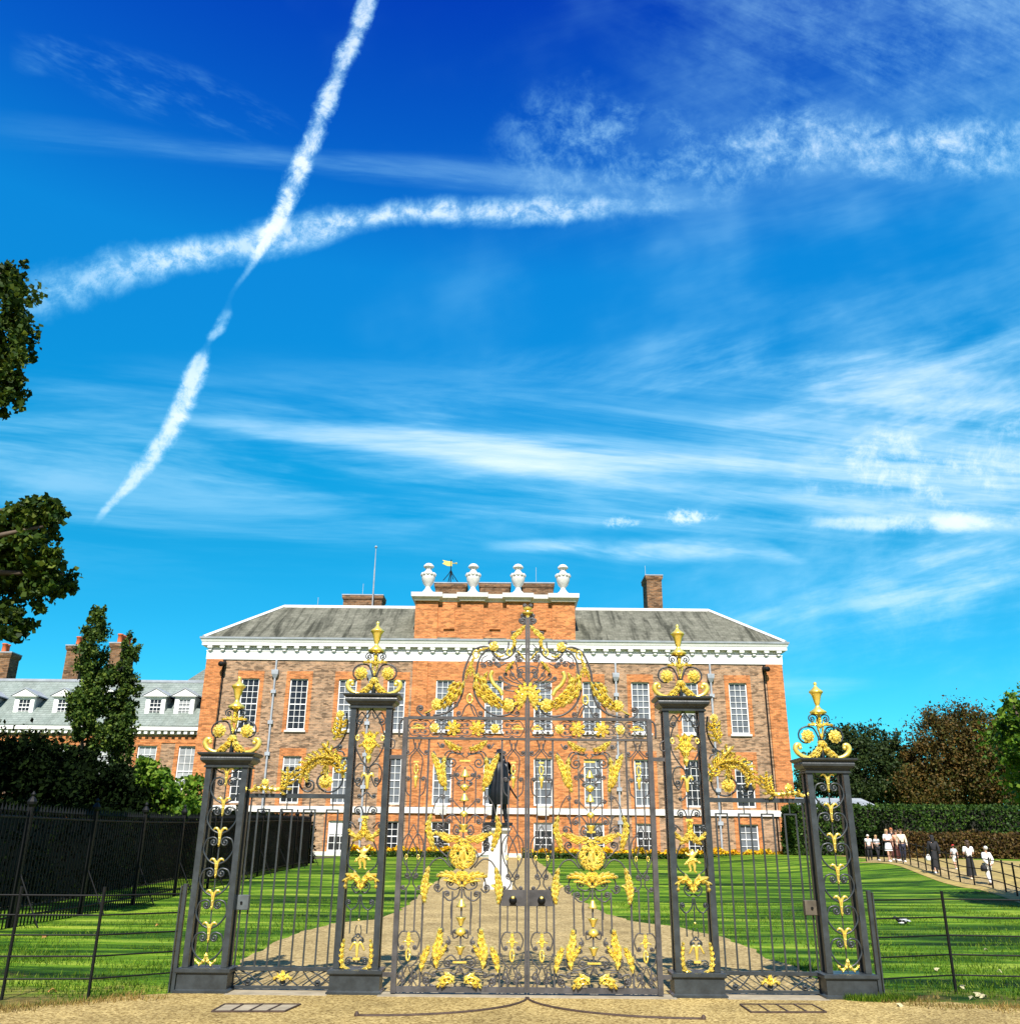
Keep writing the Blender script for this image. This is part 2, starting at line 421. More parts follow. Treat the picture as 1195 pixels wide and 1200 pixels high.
# ================================================================== PALACE
YP = 62.0
def PX(px, py, Y=YP): return on_y(px, py, Y)
bx0 = PX(291, 825).x; bx1 = PX(866, 832).x; BS = (bx1-bx0)/10; BC = (bx0+bx1)/2
BAY = [bx0+BS*i for i in range(11)]
WL = PX(240, 800).x; WR = 2*BC-WL
zF0 = PX(322, 773.3).z; zF1 = PX(322, 763.2).z
YC = YP-.5
zC0 = on_y(322, 756.3, YC).z; zC1 = on_y(322, 748.3, YC).z
ROW = [(PX(348, 795.5).z, PX(348, 855.5).z, 3, 8), (PX(340, 886).z, PX(340, 941.5).z, 3, 6), (PX(390, 961.5).z, PX(390, 998).z, 3, 4)]
zB1 = PX(340, 944.5).z; zB0 = PX(340, 951.5).z
HW = .5*(PX(640/4.596+220, 820).x-PX(543/4.596+220, 820).x)
GP = .40
palace = thing('palace', 'long three storey brown and orange brick palace with white cornice and roof urns', 'palace', (BC, YP, GP))
def wall_holes(mb, x0, x1, z0, z1, holes, y, depth):
    xs = sorted({x0, x1, *[h[0] for h in holes], *[h[1] for h in holes]}); zs = sorted({z0, z1, *[h[2] for h in holes], *[h[3] for h in holes]})
    for i in range(len(xs)-1):
        for j in range(len(zs)-1):
            cx = (xs[i]+xs[i+1])/2; cz = (zs[j]+zs[j+1])/2
            if any(h[0] < cx < h[1] and h[2] < cz < h[3] for h in holes): continue
            mb.add([(xs[i], y, zs[j]), (xs[i+1], y, zs[j]), (xs[i+1], y, zs[j+1]), (xs[i], y, zs[j+1])], [(0, 1, 2, 3)])
    for a, b, c, d in holes:
        for p, q in (((a, c), (b, c)), ((b, c), (b, d)), ((b, d), (a, d)), ((a, d), (a, c))):
            mb.add([(p[0], y, p[1]), (p[0], y+depth, p[1]), (q[0], y+depth, q[1]), (q[0], y, q[1])], [(0, 1, 2, 3)])
holes = [(x-HW, x+HW, b, t) for x in BAY for (t, b, c, r) in ROW]
mb = MB(); wall_holes(mb, WL, WR, GP-.3, zF0+.02, holes, YP, .32)
DP = 16
mb.add([(WL, YP, GP-.3), (WL, YP, zF0+.02), (WL, YP+DP, zF0+.02), (WL, YP+DP, GP-.3)], [(0, 1, 2, 3)])
mb.add([(WR, YP, GP-.3), (WR, YP+DP, GP-.3), (WR, YP+DP, zF0+.02), (WR, YP, zF0+.02)], [(0, 1, 2, 3)])
mb.add([(WL, YP+DP, GP-.3), (WL, YP+DP, zF0), (WR, YP+DP, zF0), (WR, YP+DP, GP-.3)], [(0, 1, 2, 3)])
mb.build('wall', 'brick', palace)
# red brick: end piers, the three middle bays, flat pilasters
mb = MB(); pw = PX(263, 775).x-PX(244, 775).x
for s in (0, 1):
    a = WL-.03 if not s else WR-pw
    MB().box(a, a+pw+.03, YP-.14, YP+.2, GP-.3, zF0).build('corner_pier', 'brick_red', palace)
ax0 = PX(484.5, 770).x; ax1 = 2*BC-ax0
mid = MB(); mh = [h for h in holes if ax0 < h[0] and h[1] < ax1]
mh2 = [(a, b, c, d) for a, b, c, d in mh]
wall_holes(mid, ax0, ax1, GP-.3, zF0, mh2, YP-.12, .12)
for xx in (ax0, ax1): mid.add([(xx, YP-.12, GP-.3), (xx, YP-.12, zF0), (xx, YP, zF0), (xx, YP, GP-.3)], [(0, 1, 2, 3)])
mid.build('middle_bay_wall', 'brick_red', palace)
for i in range(4):
    xx = ax0+.66+(ax1-ax0-1.32)*i/3
    MB().box(xx-.58, xx+.58, YP-.24, YP-.118, zB1+.05, zF0).build('pilaster', 'brick_red', palace)
def window(parent, x, z0, z1, hw, y, cols, rows, glass, blind=0., dress=None, sill=True, fw=.085):
    f = MB(); d0, d1 = y+.10, y+.22
    f.box(x-hw, x-hw+fw, d0, d1, z0, z1); f.box(x+hw-fw, x+hw, d0, d1, z0, z1)
    f.box(x-hw+fw, x+hw-fw, d0, d1, z1-fw, z1); f.box(x-hw+fw, x+hw-fw, d0-.03, d1, z0, z0+fw*1.5)
    a, b, c, d = x-hw+fw, x+hw-fw, z0+fw*1.5, z1-fw
    for i in range(1, cols):
        q = a+(b-a)*i/cols; f.box(q-.018, q+.018, d0+.03, d1, c, d)
    for j in range(1, rows):
        q = c+(d-c)*j/rows; t = .04 if j == rows//2 else .018
        qs = [a+(b-a)*i/cols for i in range(cols+1)]
        for i in range(cols): f.box(qs[i]+(.018 if i else 0), qs[i+1]-(.018 if i < cols-1 else 0), d0+.032, d1, q-t, q+t)
    w = f.build('window', 'white', parent)
    g = MB(); g.add([(a, d1-.03, c), (b, d1-.03, c), (b, d1-.03, d), (a, d1-.03, d)], [(0, 1, 2, 3)]); g.build('pane', glass, w)
    if blind:
        MB().box(a+.004, b-.004, d1-.075, d1-.045, d-(d-c)*blind, d-.002).build('blind', 'blind', w)
    if sill: MB().box(x-hw-.12, x+hw+.12, y-.14, y+.1, z0-.16, z0-.004).build('sill', 'stone', w)
    if dress:
        q = MB(); sw = .34
        q.box(x-hw-sw, x-hw, y-.025, y+.05, z0-.17, z1); q.box(x+hw, x+hw+sw, y-.025, y+.05, z0-.17, z1)
        q.box(x-hw-sw, x+hw+sw, y-.035, y+.05, z1, z1+.62); q.build('brick_dressing', dress, w)
    return w
glass = {(0, 0): 'pane_dark', (1, 0): 'pane_dark'}
for i, x in enumerate(BAY):
    for r, (t, b, c, n) in enumerate(ROW):
        red = ax0 < x < ax1
        gl = 'pane_blind' if (r == 0 and i > 1) or (r == 1 and 2 <= i <= 8) else 'pane_dark'
        bl = 0
        if r == 1 and i in (0, 1, 10): gl = 'pane_dark'; bl = .22
        if r == 2 and i == 2: bl = .45; gl = 'pane_dark'
        if r == 2 and i in (6, 7, 8): bl = .25
        if r == 2 and i == 10: gl = 'pane_blind'
        w = window(palace, x, b, t, HW, YP-(.12 if red else 0), c, n, gl, bl, None if red else 'brick_red', r != 1)
        if bl and r == 2 and i == 2:
            for ch in w.children:
                if ch.name.startswith('blind'): ch.data.materials[0] = M['white']
# string course
mb = MB(); mb.box(WL-.06, ax0-.004, YP-.16, YP+.05, zB0, zB1); mb.box(ax1+.004, WR+.06, YP-.16, YP+.05, zB0, zB1)
mb.box(ax0-.003, ax1+.003, YP-.30, YP-.10, zB0, zB1); mb.build('string_course', 'band', palace)
mb = MB()
for x in BAY[4:7]:
    mb.rlathe(x, YP-.32, [(-.05, zB0-.12), (0, zB0-.1), (.06, zB0+.3), (.06, zB1+.08), (.1, zB1+.1), (.1, zB1+.2)], .42, .1)
mb.build('keystone', 'stone', palace)
MB().box(WL-.08, WR+.08, YP-.18, YP+.02, GP-.3, GP+.35).build('plinth', 'stone', palace)
# cornice: frieze, soffit slab, crown moulding, console blocks
mb = MB(); mb.rlathe(BC, YP+DP/2, [(.10, zF0), (.10, zF1-.06), (.14, zF1-.04), (.14, zF1+.03), (.02, zF1+.04), (.02, zC0+.01)], WR-BC, DP/2)
mb.build('frieze', 'white', palace)
mb = MB(); mb.rlathe(BC, YP+DP/2, [(.02, zC0+.02), (.46, zC0), (.46, zC0+.26), (.50, zC0+.28), (.60, zC1-.06)], WR-BC, DP/2)
mb.build('cornice', 'white', palace)
mb = MB(); mb.rlathe(BC, YP+DP/2, [(.3, zC1-.058), (.64, zC1-.056), (.66, zC1+.10), (.3, zC1+.12)], WR-BC, DP/2); mb.build('gutter', 'lead', palace)
nC = 47
for i in range(nC):
    x = WL+.2+(WR-WL-.4)*i/(nC-1)
    b = MB(); b.box(x-.19, x+.19, YP-.42, YP-.02, zC0-.20, zC0+.004); b.box(x-.11, x+.11, YP-.30, YP-.02, zC0-.40, zC0-.196)
    b.build('console', 'white', palace)
# roof, hipped to a flat lead top
mb = MB(); e = .4; s = 6.6
zR = on_y(579, 713.5, YP+s-e).z; zE = zC1+.10
hx = PX(333, 713, ).x; hx = on_y(333, 713, YP+s-e).x
xl, xr = WL-e, WR+e; rl = hx; rr = 2*BC-hx
ya, yb = YP-e, YP+DP+e
mb.add([(xl, ya, zE), (xr, ya, zE), (xr, yb, zE), (xl, yb, zE), (rl, ya+s, zR), (rr, ya+s, zR), (rr, yb-s, zR), (rl, yb-s, zR)],
    [(0, 1, 5, 4), (1, 2, 6, 5), (2, 3, 7, 6), (3, 0, 4, 7), (4, 5, 6, 7)])
roof = mb.build('roof', 'slate', palace)
mb = MB()
for p, q in (((rl, ya+s, zR), (rr, ya+s, zR)), ((xl, ya, zE), (rl, ya+s, zR)), ((xr, ya, zE), (rr, ya+s, zR))): mb.tube([p, q], .19, 6)
mb.build('ridge_capping', 'stone', roof)
# attic block over the middle
A0 = ax0; A1 = ax1; YA = YP-.05; zA0 = zC1+.05; zA1 = on_y(579, 704.5, YA-.4).z; zA2 = on_y(579, 696, YA-.4).z
att = MB(); pan = []
pr = [A0+(A1-A0)*i/3 for i in range(4)]; ph = .95
pcs = [A0+ph+(A1-A0-2*ph)*i/3 for i in range(4)]
for i in range(3):
    a = pcs[i]+ph+.5; b = pcs[i+1]-ph-.5; pan.append((a, b, zA0+.95, zA1-.35))
wall_holes(att, A0, A1, zA0-.3, zA1, [], YA, .22)
for xx in (A0, A1): att.add([(xx, YA, zA0-.3), (xx, YA, zA1), (xx, YA+4, zA1), (xx, YA+4, zA0-.3)], [(0, 1, 2, 3)])
att.add([(A0, YA+4, zA0), (A0, YA+4, zA1), (A1, YA+4, zA1), (A1, YA+4, zA0)], [(0, 1, 2, 3)])
attic = att.build('attic', 'brick_red', palace)
for x in pcs: MB().box(x-ph, x+ph, YA-.22, YA+.02, zA0-.3, zA1).build('attic_pier', 'brick_red', attic)
for a, b, c, d in pan: MB().bevbox(a, b, YA-.17, YA+.02, c, d, .03).build('attic_panel', 'brick_red', attic)
mb = MB(); hh = (zA2-zA1)
mb.rlathe((A0+A1)/2, YA+2, [(.05, zA1), (.12, zA1+hh*.2), (.32, zA1+hh*.45), (.34, zA2), (-.5, zA2+.05)], (A1-A0)/2, 2.)
for x in pcs: mb.rlathe(x, YA-.1, [(.08, zA1+.003), (.16, zA1+hh*.22), (.34, zA1+hh*.46), (.36, zA2+.03), (.1, zA2+.06)], ph, .3)
mb.build('attic_cornice', 'stone', attic)
for i, x in enumerate(pcs):
    u = MB(); zt = on_y(552, 660, YA).z; H = zt-zA2-.06
    prof = [(.62, 0), (.62, .08), (.5, .10), (.34, .16), (.26, .22), (.30, .25), (.55, .33), (.72, .46), (.76, .55), (.70, .62), (.50, .66), (.42, .70), (.40, .74), (.30, .78), (.34, .82), (.46, .87), (.50, .92), (.38, .97), (.12, 1.)]
    u.lathe((x, YA+.1, zA2+.05), [(r*.76, z*H) for r, z in prof], 16)
    for k in range(12):
        a = 2*math.pi*k/12
        u.ball((x+.54*math.cos(a), YA+.1+.54*math.sin(a), zA2+.05+.62*H), .15, .15, .17, 6, 4)
        u.ball((x+.34*math.cos(a), YA+.1+.34*math.sin(a), zA2+.05+.89*H), .12, .12, .12, 6, 4)
    u.build('urn', 'stone', palace, True)
# chimneys
def chimney(x0p, x1p, ytop, Y, depth=1.8, zb=None, pots=0, par=None, flat=True):
    par = par or palace
    a = on_y(x0p, ytop, Y).x; b = on_y(x1p, ytop, Y).x; z = on_y((x0p+x1p)/2, ytop, Y).z
    zb = zR-3 if zb is None else zb
    m = MB(); m.box(a, b, Y, Y+depth, zb, z-.62); m.rlathe((a+b)/2, Y+depth/2, [(0, z-.62), (.06, z-.55), (.12, z-.4), (.12, z-.16)], (b-a)/2, depth/2)
    c = m.build('chimney', 'brick_old', par)
    MB().rlathe((a+b)/2, Y+depth/2, [(.15, z-.158), (.15, z-.06), (-.1, z)], (b-a)/2, depth/2).build('chimney_capping', 'lead', c)
    for k in range(pots):
        q = (k+.5)/pots
        m = MB(); m.lathe(((a+b)/2, Y+.3+(depth-.6)*q, z-.03), [(.26, 0), (.22, .1), (.2, .7), (.26, .74), (.26, .85), (.15, .86)], 10); m.build('chimney_pot', 'pot', c, True)
    return c
for a, b in ((510.5, 546), (562.5, 597), (612.5, 648)): chimney(a, b, 682, YP+9, 2)
chimney(403, 448, 696, YP+11, 2); chimney(757, 774.5, 673, YP+12, 2.6)
# flagpole, lightning rods, weathervane
p = on_y(437, 700, YP+10.5); t = on_y(439.5, 641, YP+10.5)
m = MB(); m.tube([(p.x, p.y, p.z-2), (p.x, p.y, p.z+(t.z-p.z)*.55)], .07, 6); m.tube([(p.x, p.y, p.z+(t.z-p.z)*.55), (p.x, p.y, t.z)], [.055, .03], 6); m.ball((p.x, p.y, t.z), .14)
m.build('flagpole', 'lead', palace)
m = MB()
for x, y0, y1, Y in ((425, 697, 684, YP+11.5), (628, 682, 665, YP+9.4), (756, 674, 663, YP+12.2), (372, 714, 700, YP+8)):
    a = on_y(x, y0, Y); b = on_y(x, y1, Y); m.tube([a, (a.x, a.y, b.z)], .025, 4)
m.build('lightning_rod', 'lead', palace)
Yv = YP+10; c = on_y(528, 680, Yv); t = on_y(528.5, 656, Yv)
m = MB(); H = t.z-c.z; m.tube([(c.x, Yv, c.z-.3), (c.x, Yv, t.z)], .05, 6)
for k in range(4):
    a = math.pi/2*k+.4; m.tube([(c.x+.75*math.cos(a), Yv+.75*math.sin(a), c.z-.1), (c.x+.2*math.cos(a), Yv+.2*math.sin(a), c.z+H*.3), (c.x, Yv, c.z+H*.5)], .04, 5)
wv = m.build('weathervane', 'iron_dark', palace)
m = MB(); q = c.z+H*.78
m.add([(c.x-.85, Yv-.03, q+.05), (c.x-.35, Yv-.03, q-.18), (c.x+.1, Yv-.03, q-.2), (c.x+.1, Yv-.03, q+.28), (c.x-.3, Yv-.03, q+.3), (c.x-.85, Yv-.03, q+.42), (c.x-.65, Yv-.03, q+.22)], [(0, 1, 2, 3, 4, 5, 6)])
m.add([(v[0], v[1]+.06, v[2]) for v in m.v[:7]], [(6, 5, 4, 3, 2, 1, 0)]); m.tube([(c.x, Yv, q+.1), (c.x+.5, Yv, q+.1)], .04, 5); m.ball((c.x+.5, Yv, q+.1), .1)
m.build('vane', 'gold', wv)
# rain pipes with hoppers and brackets
for i in (.5, 2.45, 7.5, 9.45):
    x = BAY[0]+BS*i
    m = MB(); m.tube([(x, YP-.12, zF0), (x, YP-.12, GP+.2)], .085, 8)
    m.rlathe(x, YP-.13, [(-.02, zF0-1.5), (.12, zF0-1.2), (.14, zF0-.95), (.14, zF0-.85)], .14, .1)
    for k in range(6):
        z = zF0-2.6-k*2.45; m.box(x-.2, x+.2, YP-.24, YP, z-.14, z+.14)
    m.build('rain_pipe', 'pipe', palace)
for s, xx in ((1, WL+pw+.15), (-1, WR-pw-.15)):
    m = MB(); m.box(xx-.05, xx+.05, YP-.1, YP, zF0-.5, zF0-.05); m.tube([(xx, YP-.05, zF0-.3), (xx, YP-.3, zF0-.4), (xx-.1*s, YP-.75, zF0-.5)], .16, 8); m.ball((xx-.1*s, YP-.75, zF0-.5), .24, .24, .22)
    m.build('camera_housing', 'iron_dark', palace)
    m = MB(); m.tube([(xx-.05, YP-.06, zF0-.5), (xx-.05, YP-.06, GP+.3)], .06, 6); m.build('rain_pipe', 'iron_dark', palace)

# ================================================================== SIDE WING WITH DORMERS
YW = YP+3
wing = thing('wing_building', 'lower brick wing with green-grey slate roof and white dormers behind the poplars', 'building', (-33, YW, GP))
zWe = on_y(200, 861, YW).z; zWt = on_y(200, 851, YW-.5).z; wx0 = -60.; wx1 = WL-.02
zWr = on_y(200, 799.5, YW+4.6).z
wins = [(a/4.596, b/4.596) for a, b in ((735, 838), (960, 1058))]
xc = [on_y(sum(w)/2, 890, YW).x for w in wins]; dx = xc[1]-xc[0]; hw = (on_y(wins[0][1], 890, YW).x-on_y(wins[0][0], 890, YW).x)/2
xs = [xc[1]-dx*k for k in range(10)]
zt = on_y(198, 874, YW).z; zb = on_y(215, 925, YW).z; zt2 = zb-1.1; zb2 = zt2-2.6
hs = [(x-hw, x+hw, zb, zt) for x in xs]+[(x-hw, x+hw, zb2, zt2) for x in xs]
m = MB(); wall_holes(m, wx0, wx1, GP-.3, zWe, hs, YW, .3)
m.add([(wx0, YW, GP-.3), (wx0, YW, zWe), (wx0, YW+9, zWe), (wx0, YW+9, GP-.3)], [(0, 1, 2, 3)])
m.add([(wx0, YW+9, GP-.3), (wx0, YW+9, zWe), (wx1, YW+9, zWe), (wx1, YW+9, GP-.3)], [(0, 1, 2, 3)])
m.build('wall', 'brick', wing)
MB().box(wx0, wx1, YW-.06, YW+.05, zt+.22, zt+.7).build('brick_band', 'brick_red', wing)
for x in xs:
    window(wing, x, zb, zt, hw, YW, 3, 5, 'pane_white', 0, 'brick_red'); window(wing, x, zb2, zt2, hw, YW, 3, 4, 'pane_dark', 0, 'brick_red')
m = MB(); m.box(wx0, wx1, YW-.55, YW+.3, zWt-.34, zWt); m.box(wx0, wx1, YW-.12, YW+.3, zWe, zWt-.342)
for k in range(int((wx1-wx0)/.55)):
    x = wx1-.25-.55*k; m.box(x-.14, x+.14, YW-.45, YW-.122, zWt-.62, zWt-.344)
m.build('cornice', 'white', wing)
m = MB(); ry = YW+4.6
m.add([(wx0, YW-.6, zWt+.02), (wx1, YW-.6, zWt+.02), (wx1, ry, zWr), (wx0, ry, zWr), (wx0, YW+9.6, zWt+.02), (wx1, YW+9.6, zWt+.02)], [(0, 1, 2, 3), (3, 2, 5, 4)])
m.add([(wx0, YW-.6, zWt), (wx0, YW-.6, zWt+.02), (wx1, YW-.6, zWt+.02), (wx1, YW-.6, zWt)], [(0, 1, 2, 3)])
wr = m.build('roof', 'slate2', wing)
m = MB(); m.tube([(wx0, ry, zWr+.03), (wx1, ry, zWr+.03)], .16, 6); m.build('ridge_capping', 'lead', wr)
def roofy(z): return YW-.6+(z-zWt)/(zWr-zWt)*5.2
dorm = [(118/4.596, 1), (330/4.596, 1), (580/4.596, 0), (828/4.596, 1), (985/4.596, 1)]
for k, (px, full) in enumerate([(-22, 1)]+dorm):
    Yd = YW+.75
    x = on_y(px, 840, Yd).x; z0 = on_y(px+15, 842.5, Yd).z; z1 = on_y(px+15, 816.5, Yd).z; hw2 = .84
    d = MB(); ye = roofy(z1)+.2
    d.box(x-hw2, x-hw2+.32, Yd, Yd+.3, z0, z1); d.box(x+hw2-.32, x+hw2, Yd, Yd+.3, z0, z1); d.box(x-hw2+.32, x+hw2-.32, Yd+.003, Yd+.3, z0, z0+.25); d.box(x-hw2+.32, x+hw2-.32, Yd+.003, Yd+.3, z1-.18, z1)
    ap = z1+.62
    d.add([(x-hw2-.3, Yd-.22, z1), (x+hw2+.3, Yd-.22, z1), (x, Yd-.22, ap), (x-hw2-.3, Yd+.2, z1), (x+hw2+.3, Yd+.2, z1), (x, Yd+.2, ap)], [(0, 1, 2), (5, 4, 3), (0, 3, 4, 1)])
    dm = d.build('dormer', 'white', wing)
    c = MB()
    for sx in (-1, 1): c.add([(x+sx*hw2, Yd+.28, z0-.3), (x+sx*hw2, ye, z1), (x+sx*hw2, Yd+.28, z1), (x+sx*(hw2-.04), Yd+.28, z0-.3), (x+sx*(hw2-.04), ye, z1), (x+sx*(hw2-.04), Yd+.28, z1)], [(0, 1, 2), (5, 4, 3)])
    c.build('dormer_cheek', 'lead', dm)
    c = MB(); yb_ = roofy(ap)+.2
    for sx in (-1, 1): c.add([(x+sx*(hw2+.34), Yd-.28, z1+.0), (x, Yd-.28, ap+.03), (x, yb_, ap+.03), (x+sx*(hw2+.34), ye, z1), (x+sx*(hw2+.34), Yd-.28, z1+.1), (x, Yd-.28, ap+.14), (x, yb_, ap+.14), (x+sx*(hw2+.34), ye, z1+.1)], [(0, 1, 2, 3), (7, 6, 5, 4), (0, 4, 5, 1), (0, 3, 7, 4)])
    c.build('dormer_roof', 'lead', dm)
    window(dm, x, z0+.25, z1-.18, hw2-.32, Yd-.06, 3, 4, 'pane_dark' if k != 5 else 'pane_white', 0, None, False, .07).name = 'dormer_window'
def wchim(x0, x1, yt, Y, dep, pots): chimney(x0, x1, yt, Y, dep, zWr-4, pots, wing)
wchim(-12, 14, 763, YW+6, 1.6, 2); wchim(80, 98, 755, YW+7, 1.8, 3); wchim(131, 144, 752, YW+4.2, 3.0, 5)
# taller roof seen between wing and palace
m = MB(); a = on_y(217, 797, YP+14); b = on_y(243, 784, YP+14)
m.add([(a.x-4, YP+14, a.z-3), (WL+2, YP+14, a.z-3), (WL+2, YP+14, b.z+1), (b.x-.2, YP+14, b.z), (a.x-4, YP+24, a.z-3), (WL+2, YP+24, a.z-3), (WL+2, YP+24, b.z+1), (b.x-.2, YP+24, b.z)], [(0, 1, 2, 3), (7, 6, 5, 4), (0, 3, 7, 4), (3, 2, 6, 7)])
m.build('rear_roof', 'slate2', palace)
# ================================================================== GATES (traced in the plane of the gate, then built in iron)
def gp(px, py):
    p = on_y(px, py, 0.); return (p.x, p.z)
def curl(P, d, r, turns=1.45, k=14):
    """continue the path P (x,z) with a shrinking spiral; d=+1 turns clockwise as seen from the camera"""
    a, b = Vector(P[-2]), Vector(P[-1]); t = (b-a).normalized(); nrm = Vector((t.y, -t.x))*d
    c = b+nrm*r; a0 = math.atan2(b.y-c.y, b.x-c.x); out = []
    n = int(k*turns)
    for i in range(1, n+1):
        q = i/n; rr = r*(1-.80*q**.8); an = a0-d*2*math.pi*turns*q
        out.append((c.x+rr*math.cos(an), c.y+rr*math.sin(an)))
    return P+out, (out[-1][0], out[-1][1])
class Iron:
    """collects scrolls and gilt pieces of one gate, each as a part of its own"""
    def __init__(s, root, sx=1, y=0., X0=0.): s.root = root; s.sx = sx; s.y = y; s.X0 = X0; s.mat = 'iron'
    def w(s, pts):
        out = []
        for p in pts:
            q = on_y(p[0], p[1], s.y); x, z = q.x, q.z; out.append(((x-s.X0)*s.sx+s.X0 if s.X0 else x*s.sx, z))
        return out
    def path(s, name, P, r=.0085, c0=None, c1=None, mat='iron', y=None, n=6, smooth=True, eyes=True):
        y = s.y if y is None else y
        P = [(p.x, p.y) for p in cat([(a, b, 0) for a, b in P], 5)]; m = MB(); e = []
        if c1: P, q = curl(P, c1[1], c1[0]); e.append(q)
        if c0: P, q = curl(P[::-1], c0[1], c0[0]); e.append(q)
        m.tube([(a, y, b) for a, b in P], r, n)
        if eyes:
            for q in e: m.ball((q[0], y, q[1]), r*1.9, r*1.9, r*1.9, 6, 4)
        return m.build(name, s.mat if mat == 'iron' else mat, s.root, smooth)
    def sc(s, pts, c0=None, c1=None, r=.0085, mat='iron', name='scroll', y=None):
        P = s.w(pts); f = s.sx
        k = 1/97.
        return s.path(name, P, r, (c0[0]*k, c0[1]*f) if c0 else None, (c1[0]*k, c1[1]*f) if c1 else None, mat, y)
    def leaf(s, pts, w, lobes=6, relief=.03, y=0., name='gilded_leaf', curl_=.5):
        m = MB(); m.acanthus(s.w(pts), w/97., lobes, relief, s.y-.012+y, curl_)
        return m.build(name, 'gold', s.root, False)
    def vbar(s, px, py, y0, y1, r=.0095, name='bar', mat='iron'):
        x = s.w([(px, py)])[0][0]; z0 = gp(px, y0)[1]; z1 = gp(px, y1)[1]
        return MB().box(x-r, x+r, s.y-r, s.y+r, min(z0, z1), max(z0, z1)).build(name, mat, s.root)
    def prof(s, px, py, pr, name, mat='gold', n=12, flute=.1):
        x, z = s.w([(px, py)])[0]; k = 1/97.
        return MB().lathe((x, s.y, z), [(max(.002, a*k), b*k) for a, b in pr], n, flute).build(name, mat, s.root, True)
    def ring(s, px, py, rx, rz, r=.009, name='gilded_ring', mat='gold'):
        x, z = s.w([(px, py)])[0]; k = 1/97.
        P = [(x+rx*k*math.cos(2*math.pi*i/18), s.y-.004, z+rz*k*math.sin(2*math.pi*i/18)) for i in range(19)]
        return MB().tube(P, r, 6).build(name, mat, s.root, True)
    def bead(s, px, py, r, name='gilded_ball', mat='gold'):
        x, z = s.w([(px, py)])[0]; return MB().ball((x, s.y, z), r/97., None, None, 10, 7).build(name, mat, s.root, True)
r1 = lambda u, v: (610+u/8.536, 700+v/8.536)
r3 = lambda u, v: (610+u/7.03, 830+v/7.03)
r4 = lambda u, v: (610+u/6.29, 990+v/6.29)
BELL = [(1.2, 5), (2.2, 3.5), (3.2, 1), (5.2, -2.5), (5.6, -4), (2, -3.2), (.6, -5)]
TULIP = [(.8, -5), (2.2, -4), (3.0, -1), (5.5, 3.2), (6.2, 4.2), (3, 2.5), (.6, 5)]
